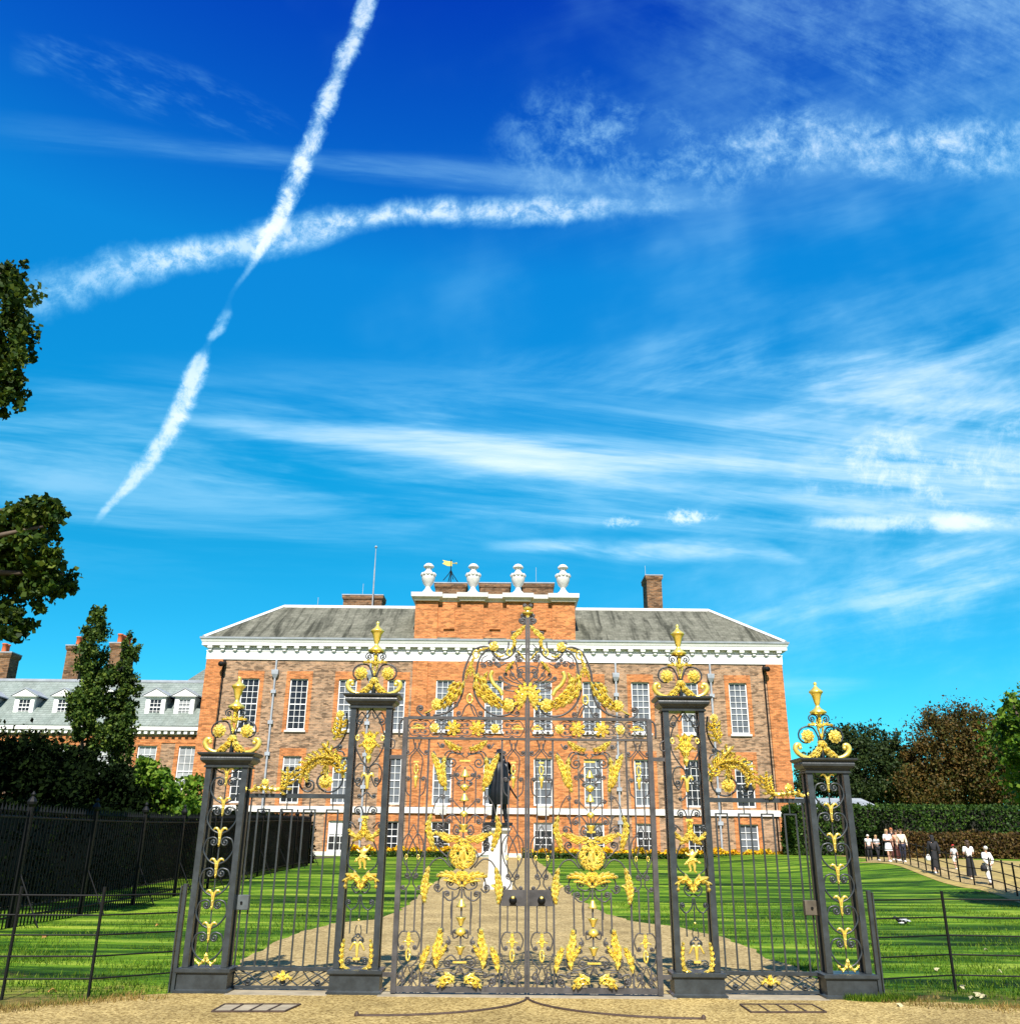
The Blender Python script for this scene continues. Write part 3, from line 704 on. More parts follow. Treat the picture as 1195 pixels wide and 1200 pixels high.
def gate_leaf(sx):
    root = thing('gate_leaf', 'left wrought iron gate leaf with gilt leaves, in front of the statue' if sx < 0 else
        'right wrought iron gate leaf with gilt leaves, beyond the meeting stile from the statue', 'gate', (sx*1.5, 0, 0), 'two leaves of the gilded iron gate')
    I = Iron(root, sx); I.mat = 'iron_gate'
    XH = gp(767.4, 1008)[0]; zT = gp(690, 843)[1]; zM = gp(690, 867)[1]; zB = gp(690, 1162)[1]; zTop = gp(617.6, 722)[1]
    def bx(x0, x1, z0, z1, d, name, mat='iron_gate'):
        x0, x1 = sorted((x0*sx, x1*sx)); return MB().box(x0, x1, -d, d, z0, z1).build(name, mat, root)
    bx(.002, .030, .045, zTop, .030, 'meeting_stile'); bx(XH-.034, XH+.026, .03, zT+.005, .034, 'hinge_stile')
    bx(.031, XH-.035, zT-.018, zT+.018, .022, 'rail'); bx(.031, XH-.035, zM-.014, zM+.014, .02, 'rail')
    bx(.031, XH-.035, zB-.02, zB+.035, .022, 'rail')
    bx(.031, gp(648.5, 1052)[0]-.01, gp(634, 1062)[1], gp(634, 1043)[1], .02, 'lock_plate')
    lp = root.children[-1]
    kx, kz = I.w([(634, 1055)])[0]
    m = MB(); m.tube([(kx, -.02, kz), (kx, -.05, kz)], .030, 10); m.tube([(kx, -.05, kz), (kx, -.075, kz)], .018, 10); m.ball((kx, -.10, kz), .046, .04, .046, 12, 8); m.build('knob', 'iron_dark', lp, True)
    MB().ball((kx, -.115, kz+.028), .022, .022, .022, 10, 6).build('knob_boss', 'gold', lp, True)
    # top corner of the hinge stile rounds into the rail; hinge lugs
    for zz in (gp(767, 890)[1], gp(767, 1145)[1]):
        a, b = sorted((sx*(XH+.026), sx*(XH+.17))); MB().box(a, b, -.018, .018, zz-.022, zz+.022).build('hinge', 'iron_gate', root)
    I.sc([(778, 868), (773, 872), (775, 880), (783, 878), (786, 872)], None, None, .008, name='stay')
    # dividing and infill bars
    XA = gp(648.0, 950)[0]; XB = gp(733.5, 890)[0]; XC = (XA+XB)/2
    for x in (XA, XB): bx(x-.011, x+.011, zB+.036, zM-.015, .011, 'bar')
    for i in (-1.5, -.75, .75, 1.5):
        x = XC+i*.145/.75*.75; bx(x-.009, x+.009, gp(690, 1097)[1], gp(690, 1046)[1], .009, 'bar')
    for i in (-2, -1.1, 1.1, 2):
        x = XC+i*.125; bx(x-.007, x+.007, gp(690, 966)[1], gp(690, 905)[1], .007, 'bar')
    bx(XC-.010, XC+.010, gp(690, 1140)[1], gp(690, 900)[1], .010, 'bar')
    na = XA/2+.015; nb = (XB+XH)/2-.005
    for c in (na, nb):
        for d in (-.055, .055):
            x = c+d
            bx(x-.008, x+.008, gp(690, 978)[1], gp(690, 914)[1], .008, 'bar')
            bx(x-.008, x+.008, gp(690, 1093)[1], gp(690, 1043 if c == nb else 1062)[1], .008, 'bar')
            bx(x-.008, x+.008, zB+.036, gp(690, 1136)[1], .008, 'bar')
        # crossing arcs and loops, all relative to the panel centre
        P = lambda pts: [(sx*(c+a), gp(690, b)[1]) for a, b in pts]
        for q in (-1, 1):
            f = sx*q
            def a(pts, c0=None, c1=None, r=.0075):
                I.path('scroll', P([(q*u, v) for u, v in pts]), r, (c0[0], c0[1]*f) if c0 else None, (c1[0], c1[1]*f) if c1 else None)
            a([(.05, 868), (.02, 878), (-.03, 884), (-.075, 892), (-.055, 914)], None, None, .007)          # below the middle rail
            a([(.09, 886), (.03, 880), (.02, 872)], (.035, -1), None)
            a([(.055, 935), (.11, 929), (.125, 915)], None, (.032, -1))
            a([(.055, 978), (.125, 990), (.10, 1010), (-.02, 1030)], None, (.036, 1))                         # pointed ovals
            a([(-.055, 978), (.015, 990), (.06, 1005), (.055, 1022), (.02, 1036), (.07, 1044)], None, (.03, -1))
            a([(.0, 968), (.055, 980), (.09, 1000)], None, None, .006)
            a([(.02, 1094), (.085, 1094), (.125, 1103), (.10, 1113)], None, (.028, 1))                        # round the pendant
            a([(.03, 1136), (.10, 1128), (.125, 1118)], None, None)
            a([(.02, 1150), (.07, 1140), (.11, 1145)], (.03, -1), (.026, 1))
            a([(.0, 1132), (.06, 1148), (.11, 1157)], None, None, .007)
        cx = sx*c; k = 1/97.
        def lat(py, pr, name):
            MB().lathe((cx, -.004, gp(690, py)[1]), [(max(.002, u*k), v*k) for u, v in pr], 10, .12).build(name, 'gold', root, True)
        def rg(py, rx, rz, name='gilded_ring'):
            z = gp(690, py)[1]; MB().tube([(cx+rx*k*math.cos(2*math.pi*i/16), -.004, z+rz*k*math.sin(2*math.pi*i/16)) for i in range(17)], .010, 6).build(name, 'gold', root, True)
        rg(903, 2.2, 5.2); lat(917, [(1, 7), (3.2, 5), (3.4, 3), (1.8, 0), (1.6, -4), (.8, -8)], 'gilded_bell')
        MB().box(cx-.032, cx+.032, -.015, .012, gp(690, 895.5)[1], gp(690, 893.5)[1]).build('gilded_bar', 'gold', root)
        for d in (-.07, .07): 
            z = gp(690, 1006)[1]; MB().tube([(cx+d*1.0+.014*math.cos(2*math.pi*i/12), -.004, z+.026*math.sin(2*math.pi*i/12)) for i in range(13)], .006, 5).build('gilded_ring', 'gold', root, True)
        m = MB(); z = gp(690, 1106)[1]
        m.acanthus([(cx, z-.06), (cx, z+.10)], .035, 4, .02, -.015)
        for q in (-1, 1): m.acanthus([(cx, z-.02), (cx+q*.03, z+.012), (cx+q*.065, z+.0)], .016, 3, .012, -.015)
        m.build('gilded_finial', 'gold', root)
        z = gp(690, 1119)[1]
        m = MB(); m.tube([(cx+.022*math.cos(2*math.pi*i/16), -.01, z+(.045 if math.sin(2*math.pi*i/16) > 0 else .075)*math.sin(2*math.pi*i/16)) for i in range(17)], .012, 6); m.build('gilded_pendant', 'gold', root, True)
    # frieze between the two upper rails
    zf = (zT+zM)/2; hf = (zT-zM)/2-.02
    bx(.031, XH-.036, zf-.006, zf+.006, .006, 'bar')
    def fr(xc, q, w=.12):
        f = sx*q
        for up in (-1, 1):
            I.path('scroll', [(sx*(xc+q*.16), zf+up*.01), (sx*(xc+q*.11), zf+up*hf*.85), (sx*(xc+q*.03), zf+up*hf*.8)], .006, None, (.030, f*up))
            I.path('scroll', [(sx*(xc+q*.03), zf+up*.012), (sx*(xc+q*.0), zf+up*hf*.5), (sx*(xc-q*.05), zf+up*hf*.6)], .006, None, (.02, -f*up))
    for xc in (.18, .52, .80, 1.06, 1.32):
        fr(xc, 1); fr(xc+.02, -1)
    for xc in (.62, .92):
        m = MB()
        for k2 in range(7):
            a = 2*math.pi*k2/7+.3; m.acanthus([(sx*xc+.015*math.cos(a), zf+.015*math.sin(a)), (sx*xc+.085*math.cos(a+.15), zf+.085*math.sin(a+.15))], .032, 3, .025, -.02)
        m.ball((sx*xc, -.035, zf), .022); m.build('gilded_cluster', 'gold', root)
    for xc in (.40, 1.15):
        MB().rosette((sx*xc, zf), .058, 6, -.012).build('gilded_flower', 'gold', root)
    for a_, b_ in ((.05, .19), (1.27, 1.44)):
        bx(a_, b_, zf-.009, zf+.011, .016, 'gilded_bar', 'gold')
        MB().acanthus([(sx*(a_+.02), zf+.012), (sx*(a_+b_)/2, zf+.035), (sx*(b_-.02), zf+.012)], .02, 4, .015, -.015).build('gilded_leaf', 'gold', root)
    # scroll on the rail beside the hinge stile
    I.sc([r3(880, 88), r3(925, 75), r3(960, 40)], (3.0, 1), (4.6, -1), .011)
    I.sc([(768, 866), (767, 850), (762, 845), (752, 843)], None, None, .012)
    # ---- crest: the double ogee band
    outer = [r1(230, 352), (635.5, 744), (632.8, 752), r1(205, 545), r1(262, 608), r1(340, 625), r1(402, 590), r1(428, 535), r1(455, 508), r1(520, 500), r1(600, 538), r1(660, 635), r1(700, 745), r1(712, 830), r1(712, 940), r1(745, 1040), r1(810, 1125), r1(900, 1178), r1(1010, 1200)]
    upper = [r1(258, 452), r1(268, 520), r1(320, 560), r1(372, 535), r1(402, 480), r1(420, 450)]
    inner = [r1(398, 555), r1(440, 530), r1(510, 565), r1(558, 648), r1(575, 740), r1(596, 830), r1(606, 910), r1(580, 1015), r1(515, 1112), r1(420, 1178), r1(320, 1190), r1(232, 1160), r1(192, 1095), r1(212, 1030), r1(268, 1015)]
    I.path('crest_band', I.w(outer), .013, None, None); I.path('crest_band', I.w(upper), .010, None, (.03, sx)); I.path('crest_band', I.w(inner), .012, None, (.05, sx))
    I.sc([r1(75, 205), r1(110, 280), r1(165, 335), r1(232, 352)], None, None, .011, name='crest_band')
    I.sc([r1(78, 300), r1(82, 240)], None, (5, 1), .011); I.sc([r1(85, 160), r1(112, 240)], None, None, .010)
    I.sc([r1(90, 215), r1(100, 255), r1(135, 258)], None, (3.4, -1), .009)
    m = MB(); m.acanthus(I.w([r1(92, 285), r1(150, 345), r1(230, 420)]), .05, 5, .03, -.02); m.build('gilded_leaf', 'gold', root)
    MB().acanthus(I.w([r1(215, 385), r1(200, 460), r1(225, 520)]), .035, 5, .025, -.02).build('gilded_leaf', 'gold', root)
    # gilt links along the band
    for u, v, a, b in ((250, 553, 3, 4.2), (585, 580, 3.6, 4.8), (645, 1025, 3.2, 5.2)): I.ring(*r1(u, v), a, b, .012)
    MB().rosette(I.w([r1(405, 500)])[0], .062, 5, -.02).build('gilded_flower', 'gold', root)
    for pts, w_ in (([r1(300, 585), r1(350, 600), r1(395, 570)], 2.2), ([r1(460, 515), r1(530, 535), r1(570, 560)], 2.4), ([r1(600, 610), r1(632, 680), r1(640, 760)], 3.2)):
        I.leaf(pts, w_, 5, .022)
    for q, pts in enumerate(([r1(632, 690), r1(605, 760), r1(598, 830)], [r1(640, 690), r1(670, 760), r1(688, 835)], [r1(636, 700), r1(640, 770), r1(632, 800)])): I.leaf(pts, 2.6, 5, .03)
    # big acanthus leaves lying in the curves
    I.leaf([r1(560, 770), r1(585, 870), r1(545, 965), r1(460, 1040), r1(370, 1090), r1(262, 1115)], 6.2, 9, .06)
    I.leaf([r1(530, 800), r1(520, 880), r1(450, 970), r1(360, 1040), r1(300, 1060)], 6.5, 8, .07, -.015)
    I.leaf([r1(468, 755), r1(500, 830), r1(470, 920), r1(420, 965)], 4.2, 6, .05, -.01)
    I.sc([r1(420, 745), r1(438, 800), r1(405, 875), r1(345, 930), r1(320, 985)], None, None, .026, 'gold', 'gilded_strap', -.01)
    MB().rosette(I.w([r1(262, 1085)])[0], .085, 7, -.02).build('gilded_flower', 'gold', root)
    I.leaf([r1(700, 850), r1(745, 950), r1(820, 1040), r1(900, 1105), r1(985, 1130)], 5.4, 8, .06)
    I.leaf([r1(740, 860), r1(800, 930), r1(850, 1010), r1(930, 1070)], 6.0, 7, .07, -.015)
    I.leaf([r1(790, 860), r1(840, 920), r1(850, 980)], 3.6, 5, .05, -.01)
    MB().rosette(I.w([r1(968, 1090)])[0], .075, 7, -.02).build('gilded_flower', 'gold', root)
    I.leaf([r1(985, 1120), r1(1060, 1165), r1(1100, 1180)], 1.8, 4, .02)
    # scrolls filling the crest
    I.sc([r1(570, 1185), r1(600, 1110), r1(640, 1075)], (4.0, 1), None); I.sc([r1(720, 1185), r1(690, 1110), r1(650, 1075)], (4.0, -1), None)
    I.sc([r1(640, 1075), r1(615, 1150), r1(590, 1195)], None, None)
    for v, s_ in ((980, 5.0), (1110, 4.4), (760, 5.2), (640, 5.0), (820, 3.6)):
        I.sc([r1(76, v-60), r1(110, v-70), r1(150, v-62)], None, (s_, 1))
    for a_, b_, s_ in (((76, 900), (250, 720), 3), ((76, 880), (300, 800), 3), ((76, 910), (350, 830), 2.6), ((76, 860), (190, 640), 3.4), ((76, 930), (290, 930), 2.8), ((280, 660), (380, 690), 3), ((450, 640), (360, 665), 3.2), ((545, 680), (470, 640), 4.6)):
        I.sc([r1(*a_), r1((a_[0]+b_[0])/2+14, (a_[1]+b_[1])/2+14), r1(*b_)], None, (s_, -1), .0075)
    I.leaf([r1(200, 640), r1(250, 690), r1(285, 750)], 3.4, 5, .04); I.leaf([r1(75, 650), r1(150, 560), r1(180, 540)], 1.8, 4, .02)
    for pts_, q_ in (([r1(120, 470), r1(165, 520), r1(150, 580)], -1), ([r1(300, 640), r1(350, 640), r1(380, 610)], 1), ([r1(470, 590), r1(520, 620), r1(530, 690)], 1), ([r1(330, 800), r1(300, 850), r1(250, 870)], -1), ([r1(150, 800), r1(200, 830), r1(240, 800)], -1), ([r1(300, 1100), r1(250, 1165), r1(180, 1190)], 1), ([r1(880, 1190), r1(840, 1110), r1(800, 1070)], -1)):
        I.sc(pts_, None, (3.4, q_), .007)
    # shell against the stile
    m = MB()
    for k2 in range(6):
        a = R_(84-k2*26); x0, z0 = I.w([(619.5, 818)])[0]
        m.acanthus([(x0, z0), (x0+sx*.10*math.cos(a), z0+.13*math.sin(a)), (x0+sx*.155*math.cos(a-.1), z0+.19*math.sin(a-.1))], .040, 4, .03, -.025)
    m.build('gilded_shell', 'gold', root)
    # finial half
    if sx > 0:
        z = zTop; m = MB(); m.lathe((0, 0, z), [(.03, -.03), (.04, 0), (.03, .02), (.07, .03), (.075, .045), (.03, .06), (.025, .08), (.055, .09), (.06, .105), (.02, .12), (.004, .13)], 10); m.build('gilded_finial', 'gold', root)
        for q in (-1, 1): I.path('scroll', [(0, z+.04), (q*.02, z+.0), (q*.05, z-.02)], .010, None, (.03, -q)); I.path('scroll', [(0, z+.12), (q*.02, z+.15)], .008, None, (.025, q))
    # ---- wide panel, centre at XC ; helper in px about the centre line
    xc_px = lambda py: 617.6+(gp(690, py)[0]*0+XC)/((gp(718, py)[0]-gp(617.6, py)[0])/100.4)
    def c_(dx, py): return (xc_px(py)+dx, py)
    for q in (-1, 1):
        lf = lambda pts, w, lb=6, rl=.04, y=0.: I.leaf([c_(q*a, b) for a, b in pts], w, lb, rl, y)
        s_ = lambda pts, c0=None, c1=None, r=.0085: I.sc([c_(q*a, b) for a, b in pts], (c0[0], c0[1]*q) if c0 else None, (c1[0], c1[1]*q) if c1 else None, r)
        lf([(25, 869), (17, 876), (6, 880)], 4.8, 6); lf([(20, 870.5), (12, 877), (4, 878)], 3.2, 5, .04, -.01)           # wings under the rail
        lf([(39, 884), (34, 895), (30, 907)], 5.4, 7); lf([(24, 888), (26, 906), (22, 928)], 5.6, 8, .05); lf([(33, 905), (30, 912), (26, 922)], 4, 5)
        s_([(3, 886), (9, 885), (17, 884), (22, 891)], None, (7.4, 1)); s_([(2, 884), (8, 884.5), (20, 882), (25, 890), (24, 900)])
        s_([(33, 872), (30, 877)], None, (3, 1)); s_([(38, 882), (35, 886)], None, (3, -1)); s_([(1, 889), (6, 884), (9, 873)], None, None, .006)
        s_([(2, 916), (7, 916), (11, 912)], None, (3, -1)); s_([(2, 921), (5, 922.5), (8, 921)], None, (2, -1))
        s_([(2, 969), (7, 962), (13, 956), (20, 960)], None, (4, 1)); s_([(24, 984), (22, 974), (27, 969)], None, (4, 1)); s_([(3, 974), (9, 968), (12, 974)], None, (4.4, 1))
        s_([(1, 974), (3, 966), (4, 956)], None, None, .006); s_([(28, 955), (23, 965), (24, 975)], None, None)
        lf([(38, 956), (41, 970), (38, 984), (34, 998)], 5.4, 9, .05); lf([(30, 976), (36, 980), (38, 985)], 3, 4)
        lf([(3, 982), (13, 983.5), (22, 981), (31, 979)], 5, 8, .05); lf([(26, 984), (16, 987), (6, 983)], 3.4, 6, .04, -.008)
        s_([(4, 991), (16, 1000), (17, 1010), (9, 1020)]); s_([(17, 1007), (24, 1001), (30, 995)], None, (5, -1)); s_([(14, 1018), (24, 1008), (33, 1010), (39, 1018)])
        lf([(2, 1040), (8, 1030), (18, 1026), (29, 1028)], 5.2, 8, .05); lf([(22, 1033), (14, 1033), (6, 1036)], 3, 5, .04)
        lf([(39, 1017), (42, 1030), (44, 1044), (43, 1059)], 5.8, 9, .05); lf([(34, 1038), (39, 1040), (41, 1048)], 3.2, 4)
        s_([(2, 1041), (8, 1044), (15, 1042)], None, (5, -1)); s_([(22, 1042), (27, 1047), (31, 1045)], None, (4, -1)); s_([(2, 1043), (5, 1052), (14, 1057), (20, 1053)], None, (4.2, -1))
        s_([(22, 1026), (27, 1033), (28, 1046)], None, None)
        lf([(27, 1136), (28, 1118), (25, 1104), (24, 1090)], 6.4, 8, .05); lf([(26, 1128), (20, 1116), (16, 1109)], 3.8, 5, .04)
        lf([(45, 1140), (43, 1128), (37, 1111)], 5.6, 6, .05) 
        s_([(15, 1099), (12, 1104)], None, (3, -1)); s_([(2, 1098), (8, 1101), (9, 1094)], None, (2.6, -1)); s_([(3, 1128), (10, 1121), (17, 1125)], None, (5, 1))
        s_([(2, 1132), (14, 1136), (26, 1137), (33, 1131)], None, (4.6, -1)); s_([(30, 1146), (40, 1142), (43, 1150)], None, (4.6, 1)); s_([(4, 1158), (8, 1148), (2, 1140)], None, None)
        s_([(2, 1136), (5, 1143), (12, 1141)], None, None); s_([(26, 1158), (34, 1156), (36, 1150)], None, (3.6, 1))
        s_([(5, 898), (10, 903), (13, 912)], None, (3.2, -1), .0065); s_([(14, 938), (9, 944), (3, 950)], (3, 1), None, .0065); s_([(28, 934), (34, 944), (37, 955)], (3.4, -1), None, .0065)
        s_([(8, 1052), (12, 1062), (12, 1078)], None, None, .006); s_([(20, 1092), (22, 1104), (18, 1116)], (2.8, 1), (2.6, 1), .0065); s_([(12, 1150), (20, 1140), (30, 1141)], (3.4, -1), (3, 1), .007); s_([(36, 1160), (42, 1150), (45, 1142)], (3, 1), None, .007); s_([(3, 1158), (12, 1159.5), (22, 1159)], None, None, .007)
        lf([(6, 1153), (9, 1147), (15, 1146), (22, 1152), (25, 1158)], 5.0, 6, .05); lf([(8, 1153), (14, 1152), (20, 1157)], 3.4, 5, .05, -.01)
    def pr(dx, py, p, name, fl=.12): return I.prof(*c_(dx, py), p, name, 'gold', 12, fl)
    bar = lambda py, w: (lambda a: MB().box(a[0]-w/97, a[0]+w/97, -.02, .014, a[1]-.010, a[1]+.010).build('gilded_bar', 'gold', root))(I.w([c_(0, py)])[0])
    bar(893, 6.5); bar(975, 5); bar(1129, 7.5); bar(1039, 4)
    pr(0, 908, BELL, 'gilded_bell'); pr(0, 925, [(2, -3), (5, 0), (5.6, 2), (3, 4), (.6, 5)], 'gilded_bell'); pr(0, 936, BELL, 'gilded_bell'); pr(0, 955, [(1, -4), (4.2, -1), (4.4, 1), (1.6, 3)], 'gilded_knop')
    pr(0, 1060, BELL, 'gilded_bell'); pr(0, 1081, TULIP, 'gilded_tulip'); pr(0, 1094, [(1, -4), (6.2, -1.5), (6.4, 1), (4, 4), (1, 5)], 'gilded_knop'); pr(0, 1115, TULIP, 'gilded_tulip')
    pr(0, 972, TULIP, 'gilded_tulip')
    # medallion: two interlaced gilt bands of leaves
    x0, z0 = I.w([c_(0, 1004)])[0]; m = MB()
    rr = .148
    m.tube([(x0+rr*math.cos(2*math.pi*i/24), -.0, z0+rr*.95*math.sin(2*math.pi*i/24)) for i in range(25)], .012, 6)
    for k2 in range(3):
        for q in (-1, 1):
            P = []
            for i in range(23):
                t = i/22; a = math.pi*2*t*.9+k2*2.1
                P.append((x0+q*rr*.72*math.sin(a)*(.5+.5*math.cos(a*.5+k2)), -.02-.02*math.sin(a*2+q), z0+rr*.78*math.cos(a*1.3+k2*.8)))
            m.tube(P, .014, 6)
    rg_ = random.Random(3)
    for k2 in range(16):
        a = 2*math.pi*k2/16; b = a+rg_.uniform(.4, 1.1)
        q = rr*rg_.uniform(.3, .62); m.acanthus([(x0+q*math.cos(a), z0+q*math.sin(a)), (x0+rr*.8*math.cos((a+b)/2), z0+rr*.8*math.sin((a+b)/2)), (x0+rr*.98*math.cos(b), z0+rr*.98*math.sin(b))], .030, 4, .03, -.02-rg_.random()*.02)
    m.acanthus([(x0-.1, z0+.145), (x0, z0+.175), (x0+.1, z0+.145)], .03, 5, .03, -.02)
    m.build('gilded_medallion', 'gold', root)
    m = MB()
    for q in (-1, 0, 1): m.acanthus([(x0, z0-.19), (x0+q*.05, z0-.225), (x0+q*.11, z0-.26 if q == 0 else z0-.2)], .04, 4, .035, -.02); m.acanthus([(x0, z0-.26), (x0+q*.04, z0-.19)], .04, 4, .03, -.03)
    m.build('gilded_leaf', 'gold', root)
    return root
gl = [gate_leaf(-1), gate_leaf(1)]

# ------------------------------------------------------------------ pillars
zCo1 = gp(965, 889)[1]; zCi1 = gp(800, 817)[1]
def finial(root, zc, c=(0, 0)):
    k = 1/91.; x, y = c
    prof = [(1.6, 34), (2.6, 36), (1.4, 38), (1.4, 47), (2.2, 49), (9.5, 51), (10, 52.5), (4, 56.5), (2, 60), (2.6, 61), (3.4, 63), (5.4, 71), (7.2, 74), (8.4, 74.8), (8.2, 76), (4.2, 79), (2, 81.5), (1.2, 82.6), (2.2, 84.4), (1.8, 86), (.3, 87)]
    m = MB(); m.lathe((x, y, zc), [(a*k, b*k) for a, b in prof], 16, .08)
    u = m.build('gilded_urn', 'gold', root, True)
    m = MB(); m.lathe((x, y, zc), [(.03, 0), (.022, .1), (.016, .31)], 8); m.build('finial_stem', 'iron', root, True)
    for q in (-1, 1):
        P = [(x+q*a*k, y, zc+b*k) for a, b in ((2, 20), (4, 27), (8, 33.5))]
        J = Iron(root, 1, y)
        J.path('finial_scroll', [(x+q*2.2*k, zc+18*k), (x+q*3.4*k, zc+26*k), (x+q*8*k, zc+34.5*k), (x+q*15.5*k, zc+36*k)], .010, None, (11*k, q))
        J.path('finial_scroll', [(x+q*1.4*k, zc+40*k), (x+q*2.6*k, zc+47.5*k), (x+q*6.5*k, zc+49.5*k)], .008, None, (4.8*k, q))
        MB().rosette((x+q*15.5*k, zc+25*k), .082, 9, y-.02).build('gilded_flower', 'gold', root)
        m = MB(); m.acanthus([(x+q*1*k, zc+20*k), (x+q*5*k, zc+10*k), (x+q*14*k, zc+3*k)], .058, 6, .05, y-.02)
        m.acanthus([(x+q*2*k, zc+12*k), (x+q*8*k, zc+4*k), (x+q*14*k, zc+2*k)], .045, 5, .05, y-.035); m.build('gilded_leaf', 'gold', root)
        P = [(x+q*a*k, zc+b*k) for a, b in ((12, 1.6), (20, 2), (27, 5.5), (30.5, 11), (29, 15.5), (25.5, 15.5), (25, 12.5))]
        P = [(p.x, y-.01, p.y) for p in cat([(a, b, 0) for a, b in P], 6)]; n = len(P)
        m = MB(); m.tube(P, [.022+.008*math.sin(math.pi*i/(n-1)) if i < n*.85 else .022 for i in range(n)], 8); m.ball(P[-1], .026); m.build('gilded_scroll', 'gold', root, True)
        m = MB(); m.acanthus([(x, zc+36*k), (x+q*6*k, zc+38.5*k), (x+q*14*k, zc+37.5*k)], .032, 4, .04, y-.02); m.acanthus([(x, zc+22*k), (x+q*2.5*k, zc+32*k), (x+q*4*k, zc+44*k)], .018, 4, .03, y-.02); m.build('gilded_leaf', 'gold', root)
    m = MB(); m.acanthus([(x, zc+36*k), (x, zc+49*k)], .03, 5, .03, y-.02); m.build('gilded_leaf', 'gold', root)
    MB().lathe((x, y, zc+17*k), [(.03, 0), (.05, .012), (.05, .028), (.03, .04)], 10).build('gilded_collar', 'gold', root, True)
def pillar(zcap, front):
    """square openwork pillar built about the origin"""
    root = thing('gate_pillar', 'x', 'gate pillar', (0, 0, 0), 'four openwork iron pillars of the gateway')
    h = .255; D = .115
    cy = .10
    MB().rlathe(0, cy, [(.055, -.03), (.055, .035), (.035, .045), (.030, .05), (.030, .205), (.05, .215), (.055, .225), (.055, .255), (.03, .265)], h, D).build('plinth', 'iron', root)
    zc0 = zcap-.175; t = .068
    for sx in (-1, 1):
        for sy in (0, 1):
            x0, x1 = sorted((sx*h, sx*(h-t))); y0 = cy-D if sy == 0 else cy+D-t
            MB().bevbox(x0, x1, y0, y0+t, .26, zc0+.005, .008).build('post', 'iron', root)
    q = zcap
    MB().rlathe(0, cy, [(-.02, zc0), (.02, zc0+.002), (.022, zc0+.02), (.005, zc0+.03), (.012, zc0+.045), (.040, zc0+.06), (.062, zc0+.085), (.066, zc0+.11), (.060, zc0+.125), (.060, zc0+.132), (.082, zc0+.142), (.095, zc0+.157), (.097, q), (-.1, q+.004)], h, D).build('cap', 'iron', root)
    finial(root, q, (0, cy))
    front(root, h-t, zc0)
    return root
def front_outer(root, w, zt):
    J = Iron(root, 1, .034); z0 = .275; n = 6; pitch = (zt-z0-.12)/n
    for k in range(n+1):
        z = z0+.045+pitch*k
        if k < n:
            for q in (-1, 1):
                J.path('scroll', [(q*.012, z+.005), (q*w*.55, z+.05), (q*(w-.012), z+pitch*.46), (q*w*.80, z+pitch*.80), (q*w*.45, z+pitch*.89)], .0105, None, (.056, -q), 'iron', .022)
            m = MB(); b = z+pitch*.28 if k else z+pitch*.02
            for q in (-1, 1):
                if k == 0: m.acanthus([(0, z+.10), (q*.02, z+.02), (q*.07, z-.02), (q*.125, z+.035)], .026, 5, .03, .016)
                P = [(q*.004, .024, z+pitch*.62), (q*.010, .018, z+pitch*1.0), (q*.030, .012, z+pitch*1.16), (q*.062, .012, z+pitch*1.19), (q*.082, .018, z+pitch*1.13)]
                P = cat(P, 5); m.tube(P, [.007+.009*math.sin(math.pi*i/(len(P)-1)) for i in range(len(P))], 6)
            m.acanthus([(0, z+pitch*.58), (0, z+pitch*1.14)], .017, 4, .02, .016)
            m.build('gilded_palmette', 'gold', root, True)
        else:
            for q in (-1, 1): J.path('scroll', [(q*.012, z+.0), (q*w*.6, z+.04), (q*(w-.01), z+.10)], .0085, None, (.055, -q))
    MB().box(-.006, .006, .028, .040, z0, zt).build('stem', 'iron', root)
    for k in range(n):
        z = z0+.045+pitch*(k+1); MB().box(-.03, .03, .022, .046, z-.008, z+.008).build('collar', 'iron', root)
